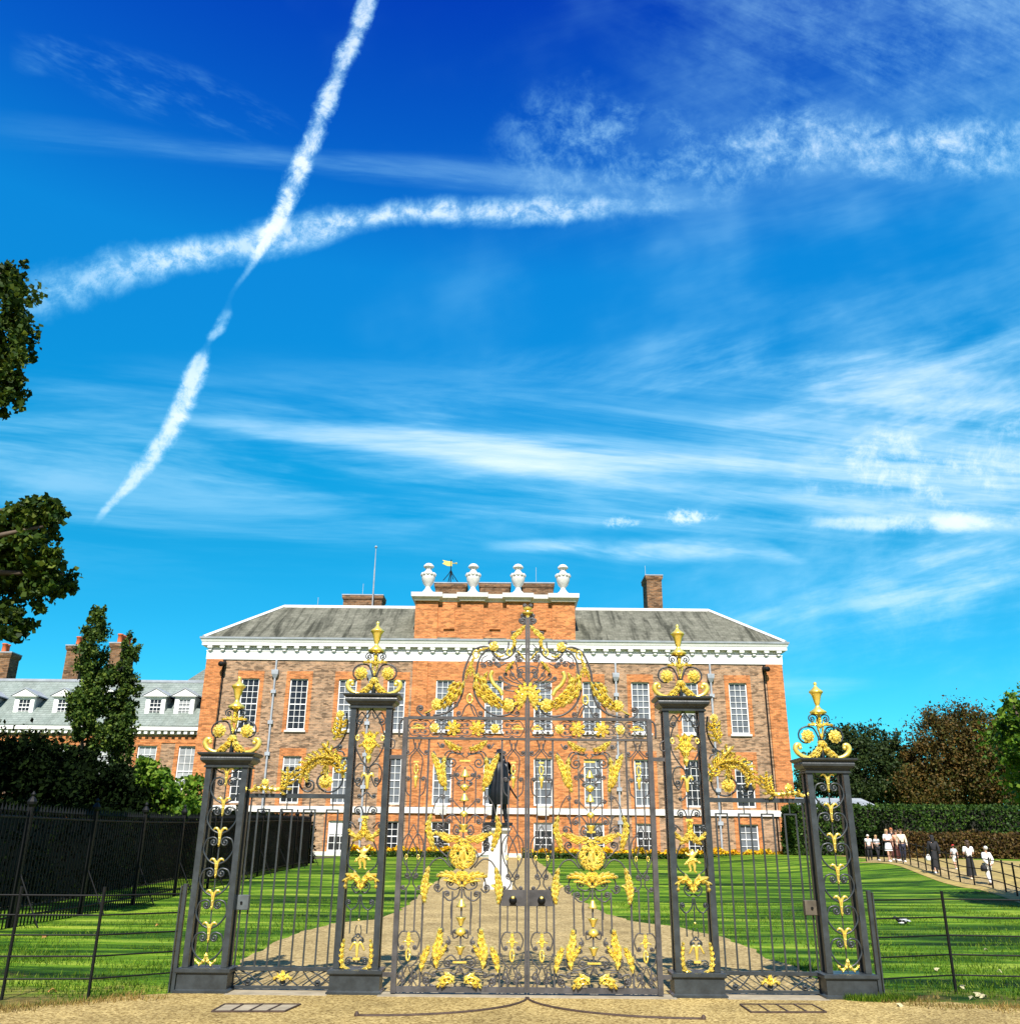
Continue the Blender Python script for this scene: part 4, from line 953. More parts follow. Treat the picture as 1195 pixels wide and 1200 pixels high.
def front_inner(root, w, zt):
    J = Iron(root, 1, .034); zz = lambda py: (lambda a: a)(gp(800, py)[1]+.0)
    k = 1/97.
    def lf(pts, wd, lb=6, rl=.04, nm='gilded_leaf'): MB().acanthus([(a, zz(b)) for a, b in pts], wd, lb, rl, .02).build(nm, 'gold', root)
    def s(pts, c0=None, c1=None, r=.0085): J.path('scroll', [(a, zz(b)) for a, b in pts], r, c0, c1)
    for q in (-1, 1):
        s([(q*.01, 838), (q*.05, 845), (q*.12, 838), (q*(w-.01), 846)], None, (.05, q)); s([(q*.005, 834), (q*.10, 846), (q*.165, 862), (q*.17, 878), (q*.10, 892), (q*.03, 901), (0, 910)])
        s([(q*.0, 903), (q*.10, 898), (q*.165, 906), (q*.16, 918)], None, (.045, q)); s([(q*.02, 908), (q*.10, 925), (q*.165, 915)])
        lf([(q*.01, 880), (q*.05, 866), (q*.10, 862)], .045, 5); lf([(q*.02, 884), (q*.07, 876), (q*.125, 878)], .035, 5); lf([(q*.01, 888), (q*.04, 880), (q*.06, 870)], .035, 4)
        z = zz(868); MB().tube([(q*.155+.02*math.cos(2*math.pi*i/14), .03, z+.03*math.sin(2*math.pi*i/14)) for i in range(15)], .011, 6).build('gilded_ring', 'gold', root, True)
        P = cat([(q*.005, .03, zz(928)), (q*.012, .03, zz(915)), (q*.05, .025, zz(910)), (q*.075, .03, zz(914))], 5); MB().tube(P, [.012+.008*math.sin(math.pi*i/(len(P)-1)) for i in range(len(P))], 6).build('gilded_palmette', 'gold', root, True)
        s([(q*.01, 962), (q*.05, 950), (q*.10, 949)], None, (.045, q)); s([(q*.10, 974), (q*.15, 968)], None, (.04, q)); s([(q*.01, 932), (q*.07, 938)], None, (.025, -q))
        lf([(q*.0, 975), (q*.06, 985), (q*.12, 983), (q*.185, 976)], .05, 7, .05); lf([(q*.01, 972), (q*.05, 980), (q*.10, 985)], .035, 5)
        s([(q*.12, 990), (q*.175, 1004), (q*.16, 1018), (q*.06, 1026)])
        lf([(q*.005, 1046), (q*.05, 1034), (q*.11, 1030), (q*.175, 1035), (q*.18, 1044)], .055, 8, .06); lf([(q*.01, 1040), (q*.06, 1032), (q*.12, 1034)], .04, 6, .05)
        s([(q*.01, 1048), (q*.06, 1050), (q*.10, 1045)], None, (.048, -q)); s([(q*.008, 1052), (q*.03, 1064), (q*.10, 1070), (q*.16, 1064)], None, (.035, -q))
        z1 = zz(1070); z2 = zz(1098); MB().box(q*.10-.007, q*.10+.007, .026, .042, z2, z1).build('bar', 'iron', root)
        s([(q*.02, 1088), (q*.035, 1095), (q*.02, 1101), (q*.0, 1103)], None, None, .006); s([(q*.0, 1098), (q*.06, 1104)], None, (.03, q))
        lf([(q*.06, 1141), (q*.15, 1136), (q*.175, 1122), (q*.15, 1104)], .045, 9, .045)
        P = cat([(q*.004, .03, zz(1125)), (q*.01, .03, zz(1112)), (q*.04, .025, zz(1109)), (q*.085, .03, zz(1118))], 5); MB().tube(P, [.010+.006*math.sin(math.pi*i/(len(P)-1)) for i in range(len(P))], 6).build('gilded_palmette', 'gold', root, True)
        s([(q*.01, 1133), (q*.05, 1127), (q*.09, 1126)], None, (.04, q))
    lf([(0, 898), (0, 875), (0, 860)], .06, 6, .06); MB().lathe((0, .02, zz(893)), [(.004, -.05), (.03, -.02), (.035, .02), (.02, .05)], 10).build('gilded_bell', 'gold', root, True)
    MB().box(-.045, .045, .01, .05, zz(963), zz(959.5)).build('gilded_bar', 'gold', root)
    lf([(0, 985), (0, 962)], .05, 5, .06); MB().box(-.04, .04, .01, .05, zz(1129), zz(1126)).build('gilded_bar', 'gold', root)
    # the little gilt figure in the middle: a dancing putto, one continuous body
    zf = zz(1022); H = zz(992)-zf
    J2 = skin_figure('gilded_figure', {'pel': (0, .02, .48), 'che': (.03, .02, .70), 'nec': (.04, .02, .80), 'hea': (.05, .015, .90), 'lk': (-.14, .0, .34), 'lf': (-.05, .02, .06), 'lt': (-.14, .0, .02), 'rk': (.12, .02, .26), 'rf': (.10, .04, .02), 'rt': (.2, .02, .0), 'le': (-.15, .0, .66), 'lh': (-.27, .0, .78), 're': (.20, .0, .74), 'rh': (.30, .02, .90)},
        [('pel', 'che'), ('che', 'nec'), ('nec', 'hea'), ('pel', 'lk'), ('lk', 'lf'), ('lf', 'lt'), ('pel', 'rk'), ('rk', 'rf'), ('rf', 'rt'), ('che', 'le'), ('le', 'lh'), ('che', 're'), ('re', 'rh')],
        {'pel': .12, 'che': .13, 'nec': .06, 'hea': .10, 'lk': .08, 'rk': .08, 'lf': .05, 'rf': .05, 'lt': .03, 'rt': .03, 'le': .05, 'lh': .035, 're': .05, 'rh': .035}, 'gold', H)
    for o in (J2,): o.parent = root; o.location = (0, .01, zf)
    MB().acanthus([(-.09, zf+.08), (.0, zf+.14), (.10, zf+.10)], .03, 5, .03, .0).build('gilded_drapery', 'gold', root, True)
    m = MB(); m.lathe((0, .034, zz(1080)), [(.004, 0), (.008, .01), (.008, .2)], 6); m.build('stem', 'iron', root); MB().box(-.006, .006, .028, .04, zz(962), zz(925)).build('stem', 'iron', root)
    MB().ball((0, .03, zz(1082)), .014).build('gilded_ball', 'gold', root, True)
def skin_figure(name, joints, bones, radii, mat, scale=1., root='pel', subdiv=1):
    ks = list(joints); ix = {k: i for i, k in enumerate(ks)}
    me = bpy.data.meshes.new(name); me.from_pydata([tuple(c*scale for c in joints[k]) for k in ks], [(ix[a], ix[b]) for a, b in bones], [])
    ob = bpy.data.objects.new(name, me); COL.objects.link(ob)
    sk = ob.modifiers.new('s', 'SKIN'); sk.use_smooth_shade = True
    if not me.skin_vertices: raise RuntimeError('skin')
    for i, k in enumerate(ks):
        r = radii[k]*scale; me.skin_vertices[0].data[i].radius = (r, r) if not isinstance(radii[k], tuple) else (radii[k][0]*scale, radii[k][1]*scale)
        me.skin_vertices[0].data[i].use_root = (k == root)
    if subdiv: s2 = ob.modifiers.new('d', 'SUBSURF'); s2.levels = subdiv; s2.render_levels = subdiv
    dg = bpy.context.evaluated_depsgraph_get(); dg.update()
    nm = bpy.data.meshes.new_from_object(ob.evaluated_get(dg)); ob.modifiers.clear(); ob.data = nm; nm.name = name
    nm.materials.clear(); nm.materials.append(M[mat]); nm.polygons.foreach_set('use_smooth', [True]*len(nm.polygons))
    return ob
pil_o = pillar(zCo1, front_outer); pil_i = pillar(zCi1, front_inner)
XO = 3.665; XI = 1.948
def plab(o, x, l): o.location = (x, 0, 0); o['label'] = l
cp_o = copy_tree(pil_o); cp_i = copy_tree(pil_i)
plab(pil_o, -XO, 'short iron pillar with stacked heart scrolls, nearest the tall dark hedge'); plab(cp_o, XO, 'short iron pillar with stacked heart scrolls, its gilt urn against the sky')
plab(pil_i, -XI, 'tall iron pillar with gilt figure panel, hanging the gate leaf in front of the statue'); plab(cp_i, XI, 'tall iron pillar with gilt figure panel, hanging the gate leaf farther from the statue')

# ------------------------------------------------------------------ side grilles between the pillars
r6 = lambda u, v: (820+u/9.19, 820+v/9.19)
def grille(sx):
    root = thing('side_grille', 'x', 'iron grille', (sx*2.8, .2, 0), 'two side grilles of the gateway')
    root['label'] = 'barred iron side grille topped by gilt scroll, dark hedge behind its bars' if sx < 0 else 'barred iron side grille topped by gilt scroll, only striped lawn behind its bars'
    Y = .2; I = Iron(root, sx, Y)
    xa, xb = XI+.257, XO-.257; zt = gp(880, 937)[1]
    def bx(x0, x1, z0, z1, d, nm, mat='iron'):
        x0, x1 = sorted((x0*sx, x1*sx)); return MB().box(x0, x1, Y-d, Y+d, z0, z1).build(nm, mat, root)
    bx(xa, xb, zt-.025, zt+.025, .03, 'rail'); z1 = .235; bx(xa, xb, z1-.02, z1+.02, .02, 'rail'); bx(xa, xb, .03, .06, .02, 'rail')
    n = 8; dx = (xb-xa)/(n+.6)
    for i in range(n):
        x = xa+dx*(i+.75); top = zt-.17 if i % 2 else zt-.17
        bx(x-.009, x+.009, z1+.021, top, .009, 'bar')
        if i % 2 == 0:
            bx(x-.009, x+dx+.009, top+.0005, top+.018, .009, 'bar_link'); bx(x+dx*.5-.006, x+dx*.5+.006, top+.0185, zt-.026, .006, 'bar_stay')
    bx(xa+.02, xa+.036, .06, zt-.026, .012, 'stile'); bx(xb-.036, xb-.02, .06, zt-.026, .012, 'stile')
    zl0, zl1 = gp(945, 1074)[1], gp(945, 1056)[1]
    x0, x1 = sorted((sx*(xb-.13), sx*(xb+.06))); lb = MB().bevbox(x0, x1, Y-.06, Y+.02, zl0, zl1, .006).build('lock_box', 'lock_grey' if sx < 0 else 'lock_brown', root)
    MB().tube([(sx*(xb-.05), Y-.062, (zl0+zl1)/2), (sx*(xb-.05), Y-.075, (zl0+zl1)/2)], .015, 8).build('keyhole_plate', 'iron_dark', lb)
    # scrolls in the bottom panel
    zm = .147
    for i in range(3):
        xc = xa+(xb-xa)*(i+.5)/3
        for q in (-1, 1):
            I.path('scroll', [(sx*(xc+q*.02), zm-.08), (sx*(xc+q*.10), zm-.02), (sx*(xc+q*.17), zm+.06)], .008, (.036, q*sx), (.03, -q*sx)); I.path('scroll', [(sx*(xc-q*.17), zm-.08), (sx*(xc), zm+.03), (sx*(xc+q*.10), zm+.07)], .008)
    m = MB(); xm = (xa+xb)/2*sx
    for q in (-1, 0, 1): m.acanthus([(xm, zm-.03), (xm+q*.05, zm+.03-.02*abs(q)), (xm+q*.10, zm+.06-.07*abs(q))], .035, 4, .03, Y-.02)
    m.build('gilded_leaf', 'gold', root)
    # gilt scrollwork on the top rail
    I.sc([r6(80, 180), r6(70, 320), r6(110, 450), r6(165, 530), r6(225, 565)], None, None, .011); I.sc([r6(160, 590), r6(120, 600), r6(100, 640)], (4, -1), None, .010)
    I.sc([r6(110, 850), r6(140, 960), r6(215, 1025), r6(305, 1032), r6(375, 985), r6(395, 920), r6(372, 870)], None, (6, -1), .011)
    I.sc([r6(590, 870), r6(570, 990), r6(500, 1035), r6(440, 1010), r6(428, 960)], None, (6, 1), .011)
    def fol(spine, wd, step, tw=0.):
        m = MB(); S = cat([(*p, 0) for p in I.w(spine)], 10); nS = len(S); acc = 0; side = 1
        m.tube([(p.x, Y-.01, p.y) for p in S], .024, 7)
        for i in range(1, nS-1):
            acc += (S[i]-S[i-1]).length
            if acc > step:
                acc = 0; t = (S[i+1]-S[i-1]).normalized(); nm_ = Vector((-t.y, t.x, 0))
                for side in (-1, 1, 0):
                    d = (t*.75+nm_*side*.85).normalized()*wd*random.uniform(.85, 1.2); b = S[i]+nm_*side*.012
                    e = b+d; mm = b+d*.55+nm_*side*wd*.16
                    m.acanthus([(b.x, b.y), (mm.x, mm.y), (e.x, e.y)], wd*.33, 4, .045, Y-.025-random.random()*.03-(.03 if side == 0 else 0), .8)
        m.build('gilded_foliage', 'gold', root)
    fol([r6(110, 880), r6(135, 760), r6(220, 680), r6(330, 660), r6(440, 700), r6(520, 780), r6(550, 880)], .088, .050)
    fol([r6(145, 740), r6(240, 620), r6(330, 520)], .075, .06); fol([r6(220, 470), r6(160, 380), r6(135, 250)], .085, .045)
    fol([r6(255, 700), r6(300, 760), r6(290, 860)], .06, .06)
    fol([r6(830, 1020), r6(750, 1000), r6(710, 930), r6(700, 860)], .08, .045)
    fol([r6(1110, 1040), r6(1040, 1010), r6(950, 1010), r6(830, 1025)], .04, .06)
    MB().rosette(I.w([r6(145, 200)])[0], .052, 7, Y-.02).build('gilded_flower', 'gold', root); MB().rosette(I.w([r6(295, 925)])[0], .085, 9, Y-.03).build('gilded_flower', 'gold', root); MB().rosette(I.w([r6(948, 945)])[0], .045, 7, Y-.02).build('gilded_flower', 'gold', root)
    return root
grille(-1); grille(1)
# ================================================================== GROUND
def sheet(name, xs, ys, dz, mat, zf=gz):
    V = [(x, y, zf(x, y)+dz) for y in ys for x in xs]; n = len(xs)
    m = MB(); m.add(V, [(j*n+i, j*n+i+1, (j+1)*n+i+1, (j+1)*n+i) for j in range(len(ys)-1) for i in range(n-1)])
    return m.build(name, mat, None, True)
xs = [-900, -400, -200, -120, -80]+[-60+1.5*i for i in range(81)]+[80, 120, 200, 400, 900]
ys = [-60, -30, -16, -8, -5, -3.3]+[-2+.5*i for i in range(160)]+[80+4*i for i in range(10)]+[140, 200, 400, 1200]
tag(sheet('lawn', xs, ys, 0, 'lawn'), kind='structure')
def strip(name, rows, dz, mat, n=10):
    """rows of (left point, right point) on the ground"""
    m = MB(); V = []
    for (a, b) in rows:
        for i in range(n+1):
            t = i/n; x = a[0]+(b[0]-a[0])*t; y = a[1]+(b[1]-a[1])*t; V.append((x, y, gz(x, y)+dz))
    k = n+1; m.add(V, [(j*k+i, j*k+i+1, (j+1)*k+i+1, (j+1)*k+i) for j in range(len(rows)-1) for i in range(n)])
    return tag(m.build(name, mat, None, True), kind='structure')
def interp(tab, y):
    for (y0, x0), (y1, x1) in zip(tab, tab[1:]):
        if y0 <= y <= y1: return x0+(x1-x0)*(y-y0)/(y1-y0)
    return tab[0][1] if y < tab[0][0] else tab[-1][1]
# drive between the two lawns (edges read off the photograph on the ground)
le = [(274, 1132.7), (304.5, 1114.6), (336.6, 1098.5), (368.7, 1088.5), (391, 1082.5), (441, 1078), (467, 1069), (489, 1052), (502, 1039), (522, 1026), (535, 1018)]
re_ = [(924, 1131.5), (904, 1126.7), (880, 1112.6), (849, 1099.7), (794, 1087), (739, 1080), (704, 1069), (674, 1052), (659, 1039), (643.5, 1023.6), (639, 1016)]
LT = sorted((on_g(*p).y, on_g(*p).x) for p in le); RT = sorted((on_g(*p).y, on_g(*p).x) for p in re_)
LT = [(-.3, -3.9), (1.2, -3.75)]+[t for t in LT if t[0] > 1.3]; RT = [(-.3, 3.9), (1.2, 3.8)]+[t for t in RT if t[0] > 1.3]
for T in (LT, RT): T.append((62, T[-1][1]))
yy = [-.3+.4*i for i in range(60)]+[24+1.0*i for i in range(38)]
wob = lambda y, k: .04*math.sin(y*3.1+k)+.03*math.sin(y*7.3+2*k)
strip('drive', [((interp(LT, y)+wob(y, 1), y), (interp(RT, y)+wob(y, 5), y)) for y in yy], .010, 'path', 16)
# forecourt of bound gravel
def fb(x):
    a = abs(x); return -.02 if a < 3.95 else -.10-(1.55 if x < 0 else .66)*sst(3.95, 5.7 if x < 0 else 6.1, a)-.09*math.sin(x*5)*sst(4, 4.4, a)-.05*math.sin(x*13)*sst(4, 4.4, a)-.5*sst(6, 9, a)
fx = [-14+.1*i for i in range(281)]; rows = 14
m = MB(); V = []
for j in range(rows+1):
    for x in fx:
        y = fb(x)+(-12.5-fb(x))*(j/rows)**2; V.append((x, y, gz(x, y)+.012))
k = len(fx); m.add(V, [(j*k+i, (j+1)*k+i, (j+1)*k+i+1, j*k+i+1) for j in range(rows) for i in range(k-1)])
tag(m.build('forecourt', 'sand', None, True), kind='structure')
tag(MB().box(-XI+.28, XI-.28, -.17, .16, -.05, .018).build('threshold', 'threshold'), kind='structure')
for sx in (-1, 1):
    x0, x1 = sorted((sx*(XI+.29), sx*(XO-.29))); tag(MB().box(x0, x1, -.14, .34, -.05, .016).build('threshold', 'threshold'), kind='structure')
# parched grass strip and path on the right
ple = [(1015, 1010), (1050, 1011), (1090.5, 1022.7), (1113.5, 1031), (1136.6, 1037), (1161.4, 1041), (1195, 1052), (1260, 1075)]
pue = [(1015, 1006.5), (1050, 1007), (1085, 1012.6), (1103, 1016), (1147.6, 1026), (1168, 1032), (1195, 1041), (1260, 1060)]
PL = [on_g(*p) for p in ple]; PU = [on_g(*p) for p in pue]
# dense rows
def dens(A, B, n=8):
    a = cat([(p.x, p.y, 0) for p in A], n); b = cat([(p.x, p.y, 0) for p in B], n); return [((p.x, p.y), (q.x, q.y)) for p, q in zip(a, b)]
strip('footpath', dens(PL, PU), .014, 'path', 6)
PD = [p+Vector((max(3, 16-.3*p.y), 16, 0)) for p in PU]
strip('parched_grass', dens(PU, PD), .012, 'dry', 12)
strip('verge', dens([p+Vector((-.7, -.7, 0)) for p in PL], PL), .011, 'dry', 3)
strip('dark_ground', [((-30, y), (-12.2-.15*math.sin(y*.8), y)) for y in [2+1.0*i for i in range(58)]], .012, 'soil', 24)  # dark bare earth beyond the left railing

# quarter circle guide rails and drain covers in the forecourt
for sx in (-1, 1):
    P = []
    for i in range(26):
        a = R_(4)+R_(88)*i/25; x = sx*(1.62-1.60*math.cos(a)); y = -.08-1.46*math.sin(a); x = sx*(1.62-1.62*math.cos(a)) if i else sx*.01
        P.append((x, y, gz(x, y)+.016))
    m = MB(); m.tube([p for p in P], .015, 6); m.ball(P[-1], .026, .026, .04)
    tag(m.build('gate_guide_rail', 'rust', None, True, P[-1]), 'curved rusty guide rail in the gravel, sweeping from the gate middle to the %s' % ('left' if sx < 0 else 'right'), 'guide rail', 'curved gate rails in the forecourt')
def drain(p4, lab):
    c = [on_g(*p) for p in p4]
    o = thing('drain_cover', lab, 'drain cover', (c[0].x, c[0].y, gz(c[0].x, c[0].y)), 'drain covers in the forecourt')
    def at(u, v):
        a = c[0].lerp(c[1], u); b = c[3].lerp(c[2], u); p = a.lerp(b, v); return (p.x, p.y, gz(p.x, p.y)+.018)
    m = MB()
    for v in (0, 1): m.tube([at(0, v), at(1, v)], .014, 4)
    for i in range(5): m.tube([at(i/4, 0), at(i/4, 1)], .012, 4)
    m.build('frame', 'rust', o)
    m = MB()
    for i in range(4): m.add([at(i/4, 0), at((i+1)/4, 0), at((i+1)/4, 1), at(i/4, 1)], [(0, 1, 2, 3)])
    m.build('infill', 'sand' if 'right' in lab else 'threshold', o)
drain([(248, 1188.5), (333, 1188.5), (352, 1180), (263, 1180)], 'four part drain cover with pale stone infill, in front of the left grille')
drain([(880, 1189), (968, 1189), (951, 1180), (867, 1180)], 'four part drain cover with gravel infill, in front of the right grille')

# ================================================================== FENCES
def rail_fence(root, pts, posts, zr, h, r=.014, pr=.02):
    for p in posts:
        m = MB(); m.box(p[0]-pr*.6, p[0]+pr*.6, p[1]-pr, p[1]+pr, gz(p[0], p[1])-.1, gz(p[0], p[1])+h); m.build('post', 'iron_dark', root)
    for z in zr:
        MB().tube([(p[0], p[1], gz(p[0], p[1])+z) for p in pts], r, 5).build('rail', 'iron_dark', root)
for sx in (-1, 1):
    px = [(103, 1172), (2, 1172)] if sx < 0 else [(1120, 1165), (1225, 1168)]
    c = [on_g(*p) for p in px]
    root = thing('estate_fence', 'thin five rail iron fence running over the grass from the pillar by the dark hedge' if sx < 0 else 'thin five rail iron fence running over the grass from the pillar by the visitors', 'fence', (sx*4, 0, 0), 'low rail fences either side of the gateway')
    y0 = 0.1; a = (sx*(XO+.36), y0)
    ps = [a]+[(q.x, q.y) for q in c]; d = (ps[-1][0]-ps[-2][0], ps[-1][1]-ps[-2][1]); ps += [(ps[-1][0]+d[0]*k, ps[-1][1]+d[1]*k) for k in (1, 2)]
    rail_fence(root, ps, ps[1:], (.20, .42, .63, .83, 1.03), 1.12, .009, .018)
    x0, x1 = sorted((sx*(XO+.32), sx*(XO+.36))); MB().box(x0, x1, .02, .07, 0, 1.14).build('end_post', 'iron', root); x0, x1 = sorted((sx*(XO+.375), sx*(XO+.39))); MB().box(x0, x1, .02, .07, 0, 1.12).build('end_post', 'iron', root)
# railing along the footpath
pf = cat([(p.x, p.y, 0) for p in PL], 14); acc = 0; posts = [pf[0]]
for a, b in zip(pf, pf[1:]):
    acc += (b-a).length
    if acc > 1.05: acc = 0; posts.append(b)
posts = [p for p in posts if p.y < 40]
root = thing('path_fence', 'low dark iron rail fence curving along the footpath where people walk', 'fence', (posts[-1].x, posts[-1].y, 0))
rail_fence(root, [(p.x, p.y) for p in pf if p.y < 40], [(p.x, p.y) for p in posts], (.28, .58, .92), 1.0, .018, .028)
# tall spear railings on the left with a dark hedge behind
root = thing('spear_railing', 'tall black spear-topped railing in front of the dark hedge on the left', 'railing', (-9.75, 8, 0))
ylist = [1.5+3.0*i for i in range(12)]
for i, y in enumerate(ylist):
    x = -9.75; z = gz(x, y)
    m = MB(); m.box(x-.04, x+.04, y-.04, y+.04, z-.1, z+2.20); m.lathe((x, y, z+2.20), [(.05, 0), (.09, .05), (.10, .10), (.06, .16), (.03, .2), (.05, .24), (.01, .3)], 8); p = m.build('post', 'iron_dark', root)
    if i: 
        q = (x+.62, y-.1); MB().tube([(x, y, z+1.0), (x+.55, y, z+.0)], .016, 5).build('brace', 'iron_dark', p)
    if i < len(ylist)-1:
        m = MB(); nb = 22
        for k in range(1, nb):
            yy_ = y+3.0*k/nb; zz_ = gz(x, yy_); m.box(x-.011, x+.011, yy_-.011, yy_+.011, zz_-.05, zz_+2.10); m.add([(x-.028, yy_, zz_+2.12), (x+.028, yy_, zz_+2.12), (x, yy_-.02, zz_+2.12), (x, yy_+.02, zz_+2.12), (x, yy_, zz_+2.26), (x, yy_, zz_+2.07)], [(0, 2, 4), (2, 1, 4), (1, 3, 4), (3, 0, 4), (2, 0, 5), (1, 2, 5), (3, 1, 5), (0, 3, 5)])
        m.build('bar_panel', 'iron_dark', root)
        MB().tube([(x+.002, y+.05, gz(x, y)+2.0), (x+.002, y+2.95, gz(x, y+3)+2.0)], .022, 5).build('rail', 'iron_dark', root); MB().tube([(x+.002, y+.05, gz(x, y)+.18), (x+.002, y+2.95, gz(x, y+3)+.18)], .022, 5).build('rail', 'iron_dark', root)

# ================================================================== VEGETATION
def hedge(name, label, boxes, mat, n, size, group=None):
    x0, x1, y0, y1, z0, z1 = boxes[0]
    root = thing(name, label, 'hedge', ((x0+x1)/2, (y0+y1)/2, z0), group)
    C = []; core = MB(); tot = sum((b[1]-b[0]+b[3]-b[2])*(b[5]-b[4]) for b in boxes)
    for b in boxes:
        x0, x1, y0, y1, z0, z1 = b; i = min(.25, (x1-x0)*.2, (y1-y0)*.2)
        core.box(x0+i, x1-i, y0+i, y1-i, z0, z1-.2)
        k = int(n*(x1-x0+y1-y0)*(z1-z0)/tot); p = NR.random((k, 3))*np.array([x1-x0, y1-y0, z1-z0])+np.array([x0, y0, z0])
        f = NR.integers(0, 5, k); jt = NR.normal(size=k)*.07
        wv_ = .10*np.sin(p[:, 0]*1.7+p[:, 2]*2.1)+.10*np.sin(p[:, 1]*1.3-p[:, 2]*1.5)
        p[f == 0, 1] = (y0+jt+wv_)[f == 0]; p[f == 1, 0] = (x0+jt+wv_)[f == 1]; p[f == 2, 0] = (x1+jt+wv_)[f == 2]
        p[f >= 3, 2] = (z1+jt*1.1+wv_*.8)[f >= 3]; q = (f == 4); p[q, 1] = (y0+jt+wv_)[q]; p[q, 2] = (z0+NR.random(k)*(z1-z0))[q]
        C.append(p)
    core.build('hedge_core', M_core(mat), root)
    quadmesh('leaves', leaf_quads(np.concatenate(C), size, .2), mat, root); return root
def M_core(mat):
    if 'core_'+mat not in M: M['core_'+mat] = plain('twigs_of_'+mat[2:]+'_hedge', (.012, .012, .006) if mat != 'f_beech' else (.03, .018, .009), .95)
    return 'core_'+mat
def tree(name, label, cat_, base, trunk_h, blobs, n, size, mat, tr=.3, group=None, limbs=7, fill=.5, jit=.32, ratio=.62, leafy=None):
    root = thing(name, label, cat_, base, group); bx_, by_, bz_ = base
    m = MB(); top = Vector((blobs[0][0], blobs[0][1], blobs[0][2]))
    P = cat([(bx_, by_, bz_-.2), (bx_+.05, by_, bz_+trunk_h*.5), (bx_*.6+top.x*.4, by_*.6+top.y*.4, bz_+trunk_h), top], 5)
    m.tube(P, [tr*(1-.75*i/(len(P)-1))*(1.35 if i == 0 else 1) for i in range(len(P))], 9); m.build('trunk', 'bark', root, True)
    rr = random.Random(int(abs(bx_*97+by_*13))); lm = MB()
    for k in range(limbs):
        b = blobs[k % len(blobs)]; s = P[int(len(P)*.55)+k % max(1, int(len(P)*.4))]
        e = Vector((b[0]+b[3]*rr.uniform(-.75, .75), b[1]+b[4]*rr.uniform(-.7, .7), b[2]+b[5]*rr.uniform(-.3, .75)))
        md = s.lerp(e, .5)+Vector((0, 0, -.08*(e-s).length)); Q = cat([s, md, e], 5); lm.tube(Q, [tr*.42*(1-.85*i/(len(Q)-1)) for i in range(len(Q))], 6)
        for q in range(3):
            s2 = Q[4+q*2]; e2 = s2+Vector((rr.uniform(-1, 1)*b[3], rr.uniform(-1, 1)*b[4], rr.uniform(-.2, .8)*b[5]))*.5; lm.tube([s2, s2.lerp(e2, .5)+Vector((0, 0, .05)), e2], [tr*.14, tr*.1, tr*.04], 5)
    lm.build('limb', 'bark', root, True)
    quadmesh('crown', leaf_quads(clumps(leafy or blobs, n, fill, jit), size, .3, ratio), mat, root); return root
G = lambda x, y: gz(x, y)
hedge('dark_hedge', 'tall very dark clipped hedge behind the black railings on the left', [(-13.9, -12.3, 1., 30., 0, 2.35), (-12.0, -10.6, 24., 38., .2, 2.5)], 'f_yew', 34000, .14)
def at_px(px, py, Y): return on_y(px, py, Y)
# dark gable-topped hedge closing the railing
a = at_px(285, 968, 38); b = at_px(362, 963, 38); pk = at_px(326, 955, 38); g0 = G(-11, 38)
hedge('dark_hedge', 'dark hedge block with a peaked top against the palace wall, ending the black railing', [(a.x-1.5, b.x, 37.4, 39.5, g0-.1, a.z)], 'f_yew', 9000, .15)
root = [o for o in bpy.data.objects if o.get('category') == 'hedge'][-1]
m = MB(); m.add([(x, y, z) for y in (37.5, 39.4) for x, z in ((a.x-1, a.z-.25), (b.x-.1, b.z-.35), (b.x-.1, b.z-.1), (pk.x, pk.z-.1), (a.x-1, a.z-.1))], [(0, 1, 2, 3, 4), (9, 8, 7, 6, 5), (2, 7, 8, 3), (3, 8, 9, 4)]); m.build('hedge_top', M_core('f_yew'), root)
t_ = NR.random((2200, 3)); px_ = a.x-1+(b.x-a.x+1)*t_[:, 0]; zr_ = np.interp(px_, [a.x-1, pk.x, b.x], [a.z, pk.z, b.z])
quadmesh('top_leaves', leaf_quads(np.stack([px_, 37.4+2.1*t_[:, 1]**2, zr_-(t_[:, 2]**2)*.4], 1), .15, .3), 'f_yew', root)
# shrubs above the dark hedge
def shrub(name, label, pxs, Y, mat, n, size, group=None, deep=1.6, fill=.4, jit=.34):
    bl = []
    for (px, py, rx, rz) in pxs:
        c = at_px(px, py, Y); k = (c-CAM).length/F; bl.append((c.x, c.y, c.z, rx*k, deep, rz*k))
    x = bl[0][0]; g = G(x, Y)
    return tree(name, label, 'shrub', (x, Y, g), max(.4, bl[0][2]-g)*.6, bl, n, size, mat, .12, group, 6, fill, jit)
shrub('evergreen_shrub', 'broad near-black evergreen filling the left edge behind the railing', [(22, 912, 44, 40), (-25, 905, 45, 45), (50, 935, 30, 30)], 18, 'f_yew', 15000, .16)
shrub('evergreen_shrub', 'dark evergreen rounding up below the taller poplar', [(100, 918, 42, 30), (75, 905, 26, 26), (125, 935, 36, 24)], 22, 'f_yew', 12000, .17)
shrub('evergreen_shrub', 'dark green shrub between the poplars and the sunlit leafy bush', [(150, 925, 30, 24), (170, 940, 30, 20)], 26, 'f_oak', 8000, .18)
shrub('leafy_shrub', 'bright yellow-green sunlit bush rising behind the railing beside the left pillar', [(190, 922, 22, 24), (170, 905, 13, 16), (212, 930, 20, 20), (160, 938, 22, 16), (222, 945, 16, 14), (196, 948, 30, 12)], 24, 'f_bright', 6500, .20, None, 1.2)
